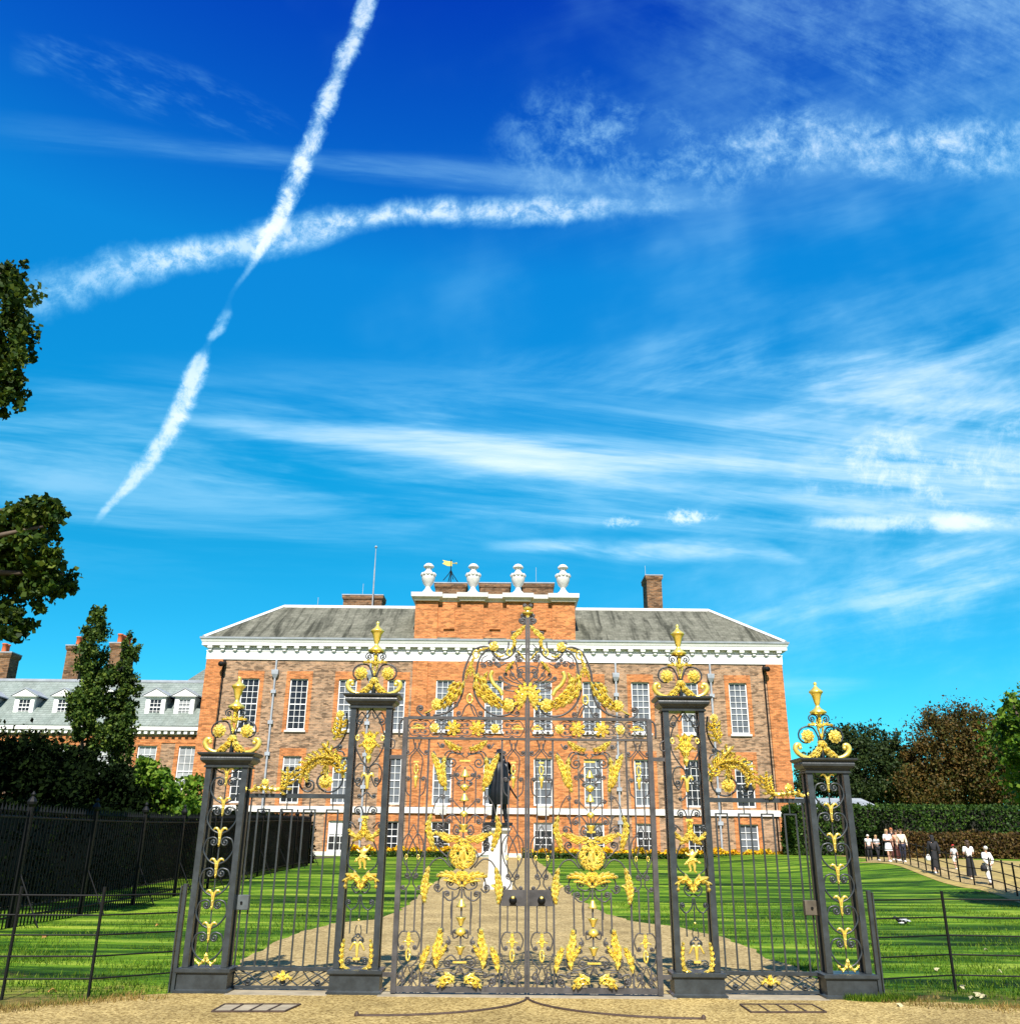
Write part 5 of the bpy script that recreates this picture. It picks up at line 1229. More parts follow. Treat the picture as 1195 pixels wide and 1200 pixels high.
# poplars
def poplar(label, px, ytop, ybot, wpx, Y, n):
    t = at_px(px[0], ytop, Y); b = at_px(px[1], ybot, Y); k = (t-CAM).length/F; bl = []
    m_ = 11
    for i in range(m_):
        q = i/(m_-1); w = wpx*k*(.36+.76*math.sin(math.pi*min(1, .10+.82*(1-q)))**.8)*(.85+.3*random.random()); c = b.lerp(t, q*.96)
        bl.append((c.x+random.uniform(-.3, .3)*w, Y+random.uniform(-.3, .3)*w, c.z, w*.8, w*.8, (t.z-b.z)/m_*1.05))
    mid = bl[5]; bl.insert(0, mid)
    return tree('poplar', label, 'tree', (b.x, Y, G(b.x, Y)), 4, bl, n, .19, 'f_poplar', .22, 'columnar poplars before the side wing', 0, .2, .27)
poplar('taller columnar poplar, left of its pair, in front of the slate roofed wing', (116, 97), 716, 930, 21, 40, 24000)
poplar('shorter columnar poplar, right of its pair, in front of the slate roofed wing', (152, 135), 752, 930, 16, 41, 17000)
# plane tree off to the left whose branches enter the picture
bl = []
for px, py, rx, rz, dy in ((-12, 395, 38, 78, 0), (-50, 430, 40, 90, .6), (4, 325, 12, 34, .2), (14, 405, 18, 40, .3), (12, 455, 16, 28, 0), (20, 672, 46, 50, .4), (-25, 660, 48, 70, .7), (52, 632, 24, 38, -.2), (62, 680, 17, 28, .2), (30, 600, 20, 16, 0), (-6, 725, 34, 22, .3), (10, 640, 40, 40, .1)):
    Y = 6+dy; c = at_px(px, py, Y); k = (c-CAM).length/F; bl.append((c.x, Y, c.z, rx*k, max(.5, min(rx, rz)*k*.9), rz*k))
vis = bl; bl = [(-19, 4, 13., 3.6, 4., 4.8), (-18, 3, 7.5, 2.6, 3.5, 2.6)]
pt = tree('plane_tree', 'big leafy plane tree at the left edge, its branches hanging into the sky', 'tree', (-18.5, 4, 0), 5, bl+vis, 9000, .24, 'f_plane', .5, None, 22, .35, .4, .8, bl)
rb = random.Random(5); sub_ = []
for b in vis:
    for k in range(9):
        u = Vector((rb.gauss(0, 1), rb.gauss(0, 1), rb.gauss(0, 1))).normalized()*rb.uniform(.25, .95); q = rb.uniform(.24, .46)
        sub_.append((b[0]+u.x*b[3], b[1]+u.y*b[4], b[2]+u.z*b[5], b[3]*q+.1, b[4]*q+.1, b[5]*q*.8+.1))
quadmesh('branch_leaves', leaf_quads(clumps(sub_, 30000, .2, .42), .125, .3, .8), 'f_plane', pt)
# trees on the right
def rtree(name, label, pxs, Y, mat, n, size, tr=.4, dp=4., group=None, fill=.5, jit=.3):
    bl = []
    for (px, py, rx, rz) in pxs:
        c = at_px(px, py, Y); k = (c-CAM).length/F; bl.append((c.x, Y+random.uniform(-1, 1), c.z, rx*k, min(dp, rx*k*1.1), rz*k))
    x = bl[0][0]; return tree(name, label, 'tree', (x, Y, gz(min(x, 18), min(Y, 33))), max(2, (bl[0][2]-1)*.5), bl, n, size, mat, tr, group, 10, fill, jit)
rtree('broadleaf_tree', 'dark green oak-like tree standing alone behind the right short pillar', [(1012, 888, 38, 32), (1030, 868, 22, 18), (990, 880, 22, 24), (1000, 910, 46, 24), (1045, 885, 16, 18), (968, 905, 26, 30), (945, 925, 18, 20), (1050, 925, 24, 26)], 76, 'f_oak', 30000, .27)
rtree('browning_tree', 'tall browning chestnut tree with reddish leaves right of the dark green tree', [(1118, 878, 44, 40), (1118, 850, 26, 22), (1145, 865, 26, 26), (1090, 895, 24, 30), (1150, 905, 36, 34), (1085, 925, 36, 26), (1120, 925, 50, 26)], 72, 'f_brown', 40000, .25)
rtree('browning_tree', 'lower rust-coloured tree at the right edge behind the hedge', [(1182, 900, 34, 36), (1165, 915, 30, 26), (1200, 890, 28, 44), (1180, 865, 18, 20)], 68, 'f_brown', 24000, .25)
rtree('broadleaf_tree', 'green trees low behind the hedge between the oak and the chestnut', [(1062, 925, 30, 28), (1045, 935, 26, 20), (1075, 940, 26, 16)], 82, 'f_oak', 12000, .3)
rtree('lime_tree', 'near bright green tree reaching in at the right edge above the rust-coloured tree', [(1212, 845, 32, 34), (1190, 868, 14, 12), (1194, 822, 9, 10), (1196, 875, 18, 14), (1228, 838, 34, 34), (1290, 880, 70, 70), (1250, 900, 50, 40)], 13.5, 'f_bright', 22000, .15, .3, 3, None, .4, .3)
# hedges on the right
a = at_px(930, 944, 56); b = at_px(1300, 940, 56)
hedge('green_hedge', 'tall clipped green hedge behind the brown hedge, under the right trees', [(a.x, b.x+14, 56, 59, .5, a.z)], 'f_hedge', 42000, .20)
a = at_px(1056, 978, 47); b = at_px(1230, 976, 47); zb_ = .8
hedge('beech_hedge', 'low clipped brown beech hedge beyond the footpath and its walkers', [(a.x, b.x+10, 47, 48.5, zb_, a.z)], 'f_beech', 30000, .16)
hedge('green_hedge', 'dark low hedge behind the group of visitors beside the right pillar', [(at_px(1005, 990, 50).x, at_px(1062, 990, 50).x, 50, 51.5, .7, at_px(1030, 979, 50).z)], 'f_yew', 6000, .18)
def topiary(label, px, py0, py1, w, Y, cone=False):
    t = at_px(px, py0, Y); k = (t-CAM).length/F; z0 = .6; H = t.z-z0; R2 = w*k/2
    root = thing('topiary', label, 'topiary', (t.x, Y, z0), 'clipped topiary behind the brown hedge')
    m = MB(); pf_ = [(R2*1.0, 0), (R2*.7, .35*H), (R2*.36, .7*H), (.05, H)] if cone else [(R2*.75, 0), (R2*.95, .45*H), (R2*1., .7*H), (R2*.85, .86*H), (R2*.45, .97*H), (.05, H)]
    m.lathe((t.x, Y, z0), [(r*.93, z) for r, z in pf_], 14); m.build('core', M_core('f_yew'), root, True)
    n = 2600; q = NR.random(n); th = NR.random(n)*2*math.pi; zs = q*H; rs = np.interp(zs, [z for r, z in pf_], [r for r, z in pf_])+NR.normal(size=n)*.05
    quadmesh('leaves', leaf_quads(np.stack([t.x+rs*np.cos(th), Y+rs*np.sin(th), z0+zs], 1), .14), 'f_yew' if not cone else 'f_hedge', root)
topiary('black-green domed topiary rising behind the woman in the white dress', 1037, 961, 1000, 17, 52)
topiary('black-green domed topiary rising above the brown hedge, behind the woman in the long skirt', 1139.5, 962, 1000, 15, 52)
topiary('mid green cone-shaped topiary above the brown hedge between the two dark domes', 1085, 953, 1000, 15, 53, True)
# low building with pale roof, white shed
a = at_px(925, 936, 66); b = at_px(1024, 936, 66); e0 = at_px(925, 952, 66); e1 = at_px(1041, 952, 66); t0 = at_px(975, 934.5, 68)
rt = thing('orangery', 'long low building with pale grey roof between palace and trees', 'building', ((a.x+b.x)/2, 66, .5))
m = MB(); m.add([(a.x-4, 65, e0.z), (e1.x, 65, e0.z), (e1.x, 75, e0.z), (a.x-4, 75, e0.z), (a.x-2, 69, t0.z), (b.x, 69, t0.z), (b.x, 71, t0.z), (a.x-2, 71, t0.z)], [(0, 1, 5, 4), (1, 2, 6, 5), (2, 3, 7, 6), (3, 0, 4, 7), (4, 5, 6, 7)])
m.build('roof', 'lead', rt); m = MB(); m.box(a.x-3.7, e1.x-.3, 65.3, 74.7, .3, e0.z+.02); m.build('wall', 'band', rt)
a = at_px(927.5, 978, 58); b = at_px(936, 1002, 58)
rt = thing('white_kiosk', 'small white panelled kiosk just right of the palace corner', 'kiosk', ((a.x+b.x)/2, 58, b.z)); m = MB(); m.bevbox(a.x, b.x, 57.6, 59, .35, a.z, .03); m.box(a.x-.05, b.x+.05, 57.5, 59.1, a.z+.002, a.z+.08); m.build('cabin', 'white', rt); m = MB(); m.box(a.x+.1, b.x-.1, 57.585, 57.597, .55, a.z-.12); m.build('door', 'band', rt)
# flower bed along the palace: low box edging plus yellow flowers
C = NR.random((16000, 3))*np.array([WR-WL+4, 1.5, 1.])+np.array([WL-1, 59.3, 0]); C = C[(C[:, 0] > -12.2) & ((C[:, 0] < -2.6) | (C[:, 0] > .9))]
lum = .10*np.sin(C[:, 0]*2.1)+.12*np.sin(C[:, 0]*5.3+1); C[:, 2] = .46+C[:, 2]**.6*(.62+lum)
tag(quadmesh('flower_bed', leaf_quads(C, .20, .8, .9), 'f_flower'), kind='stuff')
q = NR.random((14000, 3))*np.array([WR-WL+4, .5, .42])+np.array([WL-1, 58.8, .42]); q = q[(q[:, 0] > -12.2) & ((q[:, 0] < -2.6) | (q[:, 0] > .9))]
for nm_, sel, lb in (('box_edging', q[:, 0] < -2, 'low clipped green edging of the yellow flower bed left of the statue'), ('box_edging', q[:, 0] > 0, 'low clipped green edging of the yellow flower bed right of the statue')):
    tag(quadmesh(nm_, leaf_quads(q[sel], .18, .3), 'f_hedge', None, 4, (float(q[sel][:, 0].mean()), 59, .42)), lb, 'hedge', 'edging of the flower beds')
# grass blades near the gateway, straw at its edge
def blades(name, C, h, w, mat):
    n = len(C); an = NR.random(n)*2*math.pi; hh_ = h*(.5+NR.random(n)); ln = NR.normal(size=(n, 2))*.35*hh_[:, None]
    V = np.empty((n, 3, 3)); dx_ = np.cos(an)*w; dy_ = np.sin(an)*w
    V[:, 0] = C-np.stack([dx_, dy_, 0*dx_], 1); V[:, 1] = C+np.stack([dx_, dy_, 0*dx_], 1); V[:, 2] = C+np.stack([ln[:, 0], ln[:, 1], hh_], 1)
    return tag(quadmesh(name, V.reshape(-1, 3), mat, None, 3), kind='stuff')
def scatter(n, x0, x1, y0, y1, keep):
    P = NR.random((int(n), 2))*np.array([x1-x0, y1-y0])+np.array([x0, y0]); k = np.array([keep(a_, b_) for a_, b_ in P]); P = P[k]
    return np.array([(a_, b_, gz(a_, b_)) for a_, b_ in P])
inlawn = lambda x, y: (x < interp(LT, y)-.02 or x > interp(RT, y)+.02) and (y > fb(x)-.02) and not (abs(abs(x)-XO) < .34 and -.05 < y < .6) and x > -9.6
clump_ = lambda x, y: math.sin(x*2.3+1.1*math.sin(y*1.7))+math.sin(y*3.1+1.3*math.sin(x*1.1))+random.uniform(-1.2, 1.2) > -.1
C = np.concatenate([scatter(70000, -9.6, 9.5, -1.7, 4.5, lambda x, y: inlawn(x, y) and clump_(x, y)), scatter(60000, -9.6, 14, 4.5, 16, lambda x, y: inlawn(x, y) and clump_(x, y*.8))])
blades('grass', C, .05, .006, 'f_grass')
C = scatter(90000, -9.6, 9.5, -1.9, .5, lambda x, y: abs(x) > 3.9 and -.62+random.uniform(0, .35) < y-fb(x) < .22+random.uniform(-.2, .2) and math.sin(x*5+y*3)+math.sin(x*2.1-y*6)+random.uniform(-.8, .8) > -.5)
blades('dry_grass', C, .045, .006, 'f_straw')
C = scatter(2600, 3.5, 4.35, -.25, .1, lambda x, y: (x-3.95)**2/.16+(y+.08)**2/.02 < 1); blades('weeds', C, .065, .009, 'f_grass')
for i, (px, py) in enumerate(((61, 1164), (184, 1086), (52, 1100), (1171, 1141), (1155, 1115), (1152, 1171), (1146, 1169), (1139, 1173), (1054, 1182), (1097, 1139), (1127, 1160))):
    p = on_g(px, py); m = MB(); rr = random.Random(i); s_ = .024+.016*rr.random(); a0 = rr.random()*6
    V = [(p.x+s_*(1.5 if j % 2 == 0 else .75)*math.cos(a0+j*math.pi/5), p.y+s_*(1.5 if j % 2 == 0 else .75)*math.sin(a0+j*math.pi/5), p.z+.03+.02*math.sin(j*1.3)) for j in range(10)]
    m.add(V+[(p.x, p.y, p.z+.055), (p.x, p.y, p.z+.045)], [(j, (j+1) % 10, 10) for j in range(10)]+[((j+1) % 10, j, 11) for j in range(10)])
    tag(m.build('fallen_leaf', ['straw_leaf', 'pale_leaf'][i > 2] if False else M.setdefault('leaf%d' % (i > 2), plain('fallen_leaf_%s' % ('pale' if i > 2 else 'brown'), (.42, .38, .22) if i > 2 else (.36, .17, .045), .8)), None, False, tuple(p)), 'pale curled fallen leaf on the grass right of the gateway' if i > 2 else 'brown fallen leaf on the sunny grass left of the gateway', 'leaf', 'pale leaves right of the gateway' if i > 2 else 'brown leaves left of the gateway')

# ================================================================== STATUE
p = on_g(583, 1043); Yp = p.y; sc_ = lambda px, py: on_y(px, py, Yp)
st = thing('statue', 'black bronze statue of a standing man in hat and long coat on a white pedestal', 'statue', (p.x, Yp, p.z))
zp = sc_(583, 967).z; hwp = (sc_(598, 980).x-sc_(569, 980).x)/2; hb = (sc_(602, 1040).x-sc_(566, 1040).x)/2; H = zp-p.z
cxp = sc_(583.5, 1000).x
MB().rlathe(cxp, Yp+hb, [((hb-hwp*.86)*.8, -.05+p.z), ((hb-hwp*.86)*.8, p.z+H*.10), ((hb-hwp*.86)*.6, p.z+H*.12), ((hb-hwp*.86)*.5, p.z+H*.16), (.02, p.z+H*.19), (-.03, p.z+H*.22), (-.05, p.z+H*.5), (-.05, p.z+H*.84), (-.08, p.z+H*.86), (.0, p.z+H*.90), (.04, p.z+H*.92), (.04, p.z+H*.97), (-.02, zp)], hwp*.86, hwp*.86).build('pedestal', 'stone', st)
Hs = sc_(583, 876.5).z-zp
fg = skin_figure('figure', {'pel': (0, 0, .50), 'wai': (.0, 0, .60), 'che': (.0, 0, .73), 'nec': (.0, -.01, .835), 'hea': (.005, -.02, .90), 'cr': (.005, -.015, .95), 'lk': (-.055, -.02, .28), 'la': (-.075, 0, .05), 'lt': (-.10, -.07, .025), 'rk': (.075, .02, .28), 'ra': (.10, .02, .05), 'rt': (.13, -.05, .025), 'ls': (-.11, 0, .79), 'le': (-.17, -.01, .66), 'lh': (-.13, -.09, .57), 'lf': (-.11, -.12, .55), 'rs': (.11, 0, .79), 're': (.19, .02, .66), 'rh': (.12, -.05, .58), 'rf': (.10, -.08, .57), 'nose': (.005, -.065, .90)},
    [('pel', 'wai'), ('wai', 'che'), ('che', 'nec'), ('nec', 'hea'), ('hea', 'cr'), ('hea', 'nose'), ('pel', 'lk'), ('lk', 'la'), ('la', 'lt'), ('pel', 'rk'), ('rk', 'ra'), ('ra', 'rt'), ('che', 'ls'), ('ls', 'le'), ('le', 'lh'), ('lh', 'lf'), ('che', 'rs'), ('rs', 're'), ('re', 'rh'), ('rh', 'rf')],
    {'pel': .085, 'wai': .075, 'che': .095, 'nec': .035, 'hea': .045, 'cr': .035, 'nose': .012, 'lk': .042, 'la': .028, 'lt': .022, 'rk': .042, 'ra': .028, 'rt': .022, 'ls': .05, 'le': .04, 'lh': .026, 'lf': .018, 'rs': .05, 're': .04, 'rh': .026, 'rf': .018}, 'bronze', Hs)
fg.parent = st; fg.location = (cxp-p.x, hb, zp-p.z)
m = MB(); o_ = (cxp, Yp+hb, zp)
# full skirted coat with folds, open in front; hat; sword; boots' cuffs
rings = [(.06, .83), (.10, .78), (.115, .68), (.12, .58), (.14, .46), (.135, .36), (.12, .27)]
V = []; nn = 28
for r, z in rings:
    for i in range(nn):
        a = R_(-60)+R_(300)*i/(nn-1)+math.pi/2*0; fo = 1+(.13*math.sin(i*1.9+z*3)+.05*math.sin(i*4.1))*(1 if z < .7 else .25)
        V.append((o_[0]+r*fo*Hs*math.sin(a+math.pi*.5+math.pi*.0-math.pi*.33), o_[1]+r*.85*fo*Hs*math.cos(a+math.pi*.5-math.pi*.33)*1, o_[2]+z*Hs))
n0 = len(V); V += [(o_[0]+(v[0]-o_[0])*.93, o_[1]+(v[1]-o_[1])*.93, v[2]) for v in V]
fs = []
for j in range(len(rings)-1):
    for i in range(nn-1):
        q4 = (j*nn+i, j*nn+i+1, (j+1)*nn+i+1, (j+1)*nn+i); fs += [q4, tuple(n0+k_ for k_ in reversed(q4))]
m.add(V, fs); m.build('coat', 'bronze', st, True)
m = MB(); zc_ = o_[2]+Hs*.945; m.lathe((o_[0]+.005*Hs, o_[1]-.015*Hs, zc_), [(.085*Hs, 0), (.09*Hs, .008*Hs), (.05*Hs, .016*Hs), (.045*Hs, .05*Hs), (.02*Hs, .06*Hs)], 14); m.build('hat', 'bronze', st, True)
m = MB(); m.ball((o_[0]+.005*Hs, o_[1]+.02*Hs, o_[2]+.87*Hs), .075*Hs, .06*Hs, .085*Hs, 10, 8); m.ball((o_[0]-.05*Hs, o_[1]-.0, o_[2]+.83*Hs), .035*Hs, .035*Hs, .06*Hs); m.ball((o_[0]+.06*Hs, o_[1]-.0, o_[2]+.83*Hs), .035*Hs, .035*Hs, .06*Hs); m.build('wig', 'bronze', st, True)
m = MB(); m.tube([(o_[0]+.10*Hs, o_[1]-.04*Hs, o_[2]+.57*Hs), (o_[0]+.20*Hs, o_[1]+.08*Hs, o_[2]+.42*Hs), (o_[0]+.27*Hs, o_[1]+.16*Hs, o_[2]+.33*Hs)], .012*Hs, 6); m.build('sword', 'bronze', st, True)
MB().box(o_[0]-.19*Hs, o_[0]+.19*Hs, o_[1]-.19*Hs, o_[1]+.19*Hs, o_[2]-.01, o_[2]+.035*Hs).build('base', 'bronze', st)

# ================================================================== PEOPLE
for nm_, c_, r_ in (('c_white', (.80, .79, .77), .8), ('c_black', (.012, .012, .015), .8), ('c_navy', (.02, .024, .05), .8), ('c_grey', (.48, .50, .52), .8), ('c_cream', (.72, .60, .46), .8), ('c_peach', (.66, .32, .20), .8), ('c_red', (.52, .02, .015), .8), ('c_maroon', (.07, .015, .012), .8), ('h_brown', (.05, .026, .014), .6), ('h_blond', (.42, .28, .12), .6), ('h_grey', (.62, .60, .55), .6), ('h_ginger', (.34, .11, .03), .6)):
    M[nm_] = plain({'c': 'cloth_', 'h': 'hair_'}[nm_[0]]+nm_[2:], c_, r_, 0, .1, 9)
def person(label, px, pyf, pyh, face, top, bottom, hair, kind='trousers', sleeves='short', stride=.12, Y=None, hat=None, shoes='c_white', arms='down', lean=0.):
    f_ = on_g(px, pyf)
    if Y: f_ = on_y(px, pyf, Y)
    H = on_y(px, pyh, f_.y).z-f_.z
    root = thing('person', label, 'person', tuple(f_)); s = stride
    j = {'pel': (0, 0, .53), 'wai': (0, 0, .61), 'che': (0, lean*.3, .735), 'nec': (0, lean*.6, .835), 'chin': (0, lean*.7-.008, .875), 'hea': (0, lean*.8, .925), 'cr': (0, lean*.8+.005, .965),
         'lp': (-.05, 0, .50), 'rp': (.05, 0, .50), 'lk': (-.058, -s*.45, .275), 'rk': (.058, s*.05, .275), 'la': (-.06, -s*.55, .035), 'ra': (.06, s*.75, .05), 'lt': (-.064, -s*.55-.085, .014), 'rt': (.064, s*.75-.08, .014),
         'ls': (-.105, lean*.4, .795), 'rs': (.105, lean*.4, .795)}
    if arms == 'down': A = ((.128, .015, .64), (.135, -.03, .49), (.135, -.045, .455))
    elif arms == 'front': A = ((.135, .0, .64), (.07, -.10, .64), (.03, -.115, .645))
    elif arms == 'back': A = ((.14, .05, .64), (.06, .10, .53), (.03, .10, .505))
    else: A = ((.14, -.02, .66), (.10, -.11, .74), (.085, -.13, .78))
    for q, n_ in ((-1, 'l'), (1, 'r')):
        dy_ = -q*s*.5 if arms == 'down' else 0
        j[n_+'e'] = (q*A[0][0], A[0][1]+dy_*.4, A[0][2]); j[n_+'h'] = (q*A[1][0], A[1][1]+dy_, A[1][2]); j[n_+'f'] = (q*A[2][0], A[2][1]+dy_, A[2][2])
    j['nose'] = (0, j['hea'][1]-.055, .915)
    bones = [('pel', 'wai'), ('wai', 'che'), ('che', 'nec'), ('nec', 'chin'), ('chin', 'hea'), ('hea', 'cr'), ('pel', 'lp'), ('pel', 'rp'), ('lp', 'lk'), ('lk', 'la'), ('la', 'lt'), ('rp', 'rk'), ('rk', 'ra'), ('ra', 'rt'), ('che', 'ls'), ('ls', 'le'), ('le', 'lh'), ('lh', 'lf'), ('che', 'rs'), ('rs', 're'), ('re', 'rh'), ('rh', 'rf')]
    rd = {'pel': .066, 'wai': .058, 'che': .072, 'nec': .028, 'chin': .036, 'hea': .050, 'cr': .036, 'nose': .01, 'lp': .052, 'rp': .052, 'lk': .034, 'rk': .034, 'la': .022, 'ra': .022, 'lt': .018, 'rt': .018, 'ls': .034, 'rs': .034, 'le': .025, 're': .025, 'lh': .018, 'rh': .018, 'lf': .014, 'rf': .014}
    rot = Matrix.Rotation(face, 4, 'Z')
    def fig(nm, ks, bs, rr, mat, par=root, rt='pel'):
        o = skin_figure(nm, {k: j[k] for k in ks}, bs, rr, mat, H, rt); o.data.transform(rot); o.parent = par; return o
    body = fig('body', [k for k in j if k != 'nose'], bones, rd, 'skin')
    def loc(x, y, z): return rot @ Vector((x*H, y*H, z*H))+f_
    m = MB(); hy = j['hea'][1]
    m.ball(loc(0, hy-.053, .912), .012*H, .012*H, .014*H, 6, 5)
    for q in (-1, 1): m.ball(loc(q*.050, hy+.005, .915), .01*H, .012*H, .017*H, 6, 5)
    m.build('nose_and_ears', 'skin', root, True)
    m = MB()
    for q in (-1, 1): m.ball(loc(q*.019, hy-.046, .925), .006*H, .006*H, .005*H, 6, 4)
    m.build('eyes', 'c_black', root, True)
    MB().ball(loc(0, hy-.044, .889), .013*H, .006*H, .005*H, 6, 4).build('mouth', 'c_peach', root, True)
    m = MB()                                                           # fingers, rooted in the palm
    for n_, q in (('l', -1), ('r', 1)):
        h0 = Vector(j[n_+'h']); t_ = (Vector(j[n_+'f'])-h0); t_.normalize(); sd = t_.cross(Vector((1, 0, 0))).normalized()
        for k_ in range(4):
            b0 = Vector(j[n_+'f'])+sd*(.009*(k_-1.5)); e0 = b0+t_*(.028+.006*(1-abs(k_-1.5)))+Vector((-q*.006, 0, 0)); m.tube([loc(*b0), loc(*(b0.lerp(e0, .55)+Vector((q*.002, 0, 0)))), loc(*e0)], [.0055*H, .0048*H, .0035*H], 5)
        b0 = h0.lerp(Vector(j[n_+'f']), .3)+sd*.012; e0 = b0+sd*.02+t_*.022; m.tube([loc(*b0), loc(*b0.lerp(e0, .6)), loc(*e0)], [.006*H, .0055*H, .004*H], 5)
    m.build('fingers', 'skin', root, True)
    ks = ['pel', 'wai', 'che', 'ls', 'rs', 'le', 're']+(['lh', 'rh'] if sleeves == 'long' else [])
    bs = [b for b in bones if b[0] in ks and b[1] in ks]; rr = {k: rd[k]+.013 for k in rd}; rr['che'] = .082; rr['wai'] = .074; rr['pel'] = .078
    if kind == 'dress': rr['pel'] = .082
    # shorten short sleeves to mid upper arm
    sv = dict(j)
    if sleeves == 'short':
        for n_ in 'lr': j[n_+'e'] = tuple(Vector(j[n_+'s']).lerp(Vector(j[n_+'e']), .8)); rr[n_+'e'] = .034
    fig('shirt' if kind != 'dress' else 'bodice', ks, bs, rr, top); j.update(sv)
    if kind in ('trousers', 'shorts'):
        ks = ['pel', 'lp', 'rp', 'lk', 'rk']+(['la', 'ra'] if kind == 'trousers' else [])
        bs = [b for b in bones if b[0] in ks and b[1] in ks]; r2 = {k: rd[k]+.014 for k in rd}; r2['la'] = r2['ra'] = .036; fig('trousers', ks, bs, r2, bottom)
    else:
        z1, z0, w1 = (.60, .33, .125) if kind == 'dress' else (.60, .10, .125); m = MB(); n_ = 20; V = []
        for k_ in range(7):
            q = k_/6; z = z1+(z0-z1)*q; w = .072+(w1-.072)*q**.7
            for i in range(n_):
                a = 2*math.pi*i/n_; V.append(loc(w*(1+.06*math.sin(i*2.5)*q)*math.cos(a), w*.85*(1+.06*math.sin(i*2.5)*q)*math.sin(a), z))
        m.add(V, [(k_*n_+i, k_*n_+(i+1) % n_, (k_+1)*n_+(i+1) % n_, (k_+1)*n_+i) for k_ in range(6) for i in range(n_)]); m.build('skirt', bottom, root, True)
    if kind == 'dress':
        m = MB(); m.lathe((0, 0, 0), [(.078*H, .60*H), (.082*H, .605*H), (.082*H, .635*H), (.078*H, .64*H)], 16); m.v = [tuple(rot @ Vector(v)+f_) for v in m.v]; m.build('belt', 'c_navy', root, True)
    m = MB()
    for n_ in 'lr':
        a_ = Vector(j[n_+'a']); t_ = Vector(j[n_+'t']); m.tube([loc(a_.x, a_.y+.03, a_.z*.4+.006), loc(a_.x, a_.y-.01, a_.z*.5+.012), loc(t_.x, t_.y-.015, t_.z)], [.024*H, .030*H, .020*H], 8)
    m.build('shoes', shoes, root, True)
    m = MB(); m.ball(loc(0, hy+.012, .940), .055*H, .060*H, .054*H, 12, 8)
    if hair[1] == 'long': m.ball(loc(0, hy+.038, .87), .052*H, .034*H, .09*H, 10, 8)
    hr = m.build('hair', hair[0], root, True)
    if hat: m = MB(); m.ball(loc(0, hy+.002, .955), .060*H, .064*H, .046*H, 12, 8); m.ball(loc(0, hy-.07, .945), .045*H, .04*H, .008*H, 10, 5); m.build('cap', hat, root, True)
    return root, f_, H, loc
PI = math.pi
# walkers seen from behind on the path
w1 = person('person all in black with dark head covering walking away, white bag in hand', 1097, 1024, 978, PI*.97, 'c_black', 'c_black', ('c_black', 'long'), 'skirt', 'long', .16)
person('child in a red cap and pale shirt walking on the far side of the path', 1120, 1019, 989.5, PI*1.05, 'c_grey', 'c_white', ('h_brown', 'short'), 'shorts', 'short', .16, None, 'c_red')
person('brown-haired person in white top and long black skirt walking away on the path', 1139, 1031, 984, PI, 'c_white', 'c_black', ('h_brown', 'long'), 'skirt', 'short', .12, None, None, 'c_cream', 'front')
w4 = person('white-haired person in white shirt and white trousers, nearest walker to the right edge', 1160.5, 1037.5, 991, PI*1.06, 'c_white', 'c_white', ('h_grey', 'short'), 'trousers', 'long', .14, None, None, 'c_black', 'back', .02)
# group by the pillar, facing the camera
person('person in white top and black trousers, left end of the group by the hedge', 1019.5, 1008.5, 977.5, -.3, 'c_white', 'c_black', ('h_grey', 'short'), 'trousers', 'short', .08, None, None, 'c_black')
person('blond person in grey-white top with bag strap, second from the left in the group', 1029, 1008.5, 978, .3, 'c_grey', 'c_black', ('h_blond', 'long'), 'trousers', 'short', .18, None, None, 'c_white', 'front')
person('person in short white dress with navy belt walking towards the gates', 1042.5, 1010, 971, .1, 'c_white', 'c_white', ('h_blond', 'long'), 'dress', 'short', .14, None, None, 'c_white', 'front')
person('ginger-haired person in black clothes half hidden behind the white dress', 1048, 1008.2, 969.5, -.1, 'c_black', 'c_maroon', ('h_ginger', 'long'), 'trousers', 'short', .12)
person('person in peach top and dark red trousers walking beside the cream shirt', 1053.2, 1009, 972, 0, 'c_peach', 'c_maroon', ('h_brown', 'long'), 'trousers', 'short', .12)
person('person in cream shirt and navy trousers with white shoes, right end of the group', 1059, 1010.5, 971, -.15, 'c_cream', 'c_navy', ('h_brown', 'short'), 'trousers', 'long', .16)
def bag(w, x, y, z, col, nm, lab, s=1.):
    r_, f_, H, loc = w; c = loc(x, y, z); m = MB(); m.lathe((c.x, c.y, c.z-.20*s), [(.11*s, 0), (.15*s, .03), (.14*s, .18*s), (.10*s, .26*s)], 10, .05); m.tube([(c.x-.08*s, c.y, c.z+.04), (c.x-.04*s, c.y, c.z+.14*s), (c.x+.04*s, c.y, c.z+.14*s), (c.x+.08*s, c.y, c.z+.04)], .012, 5); tag(m.build(nm, col, None, True, tuple(c)), lab, 'bag')
bag(w1, .15, -.02, .42, 'c_white', 'handbag', 'small white bag in the hand of the person in black', .7); bag(w4, .125, 0, .47, 'c_black', 'shoulder_bag', 'black bag at the hip of the white-haired walker', .8)
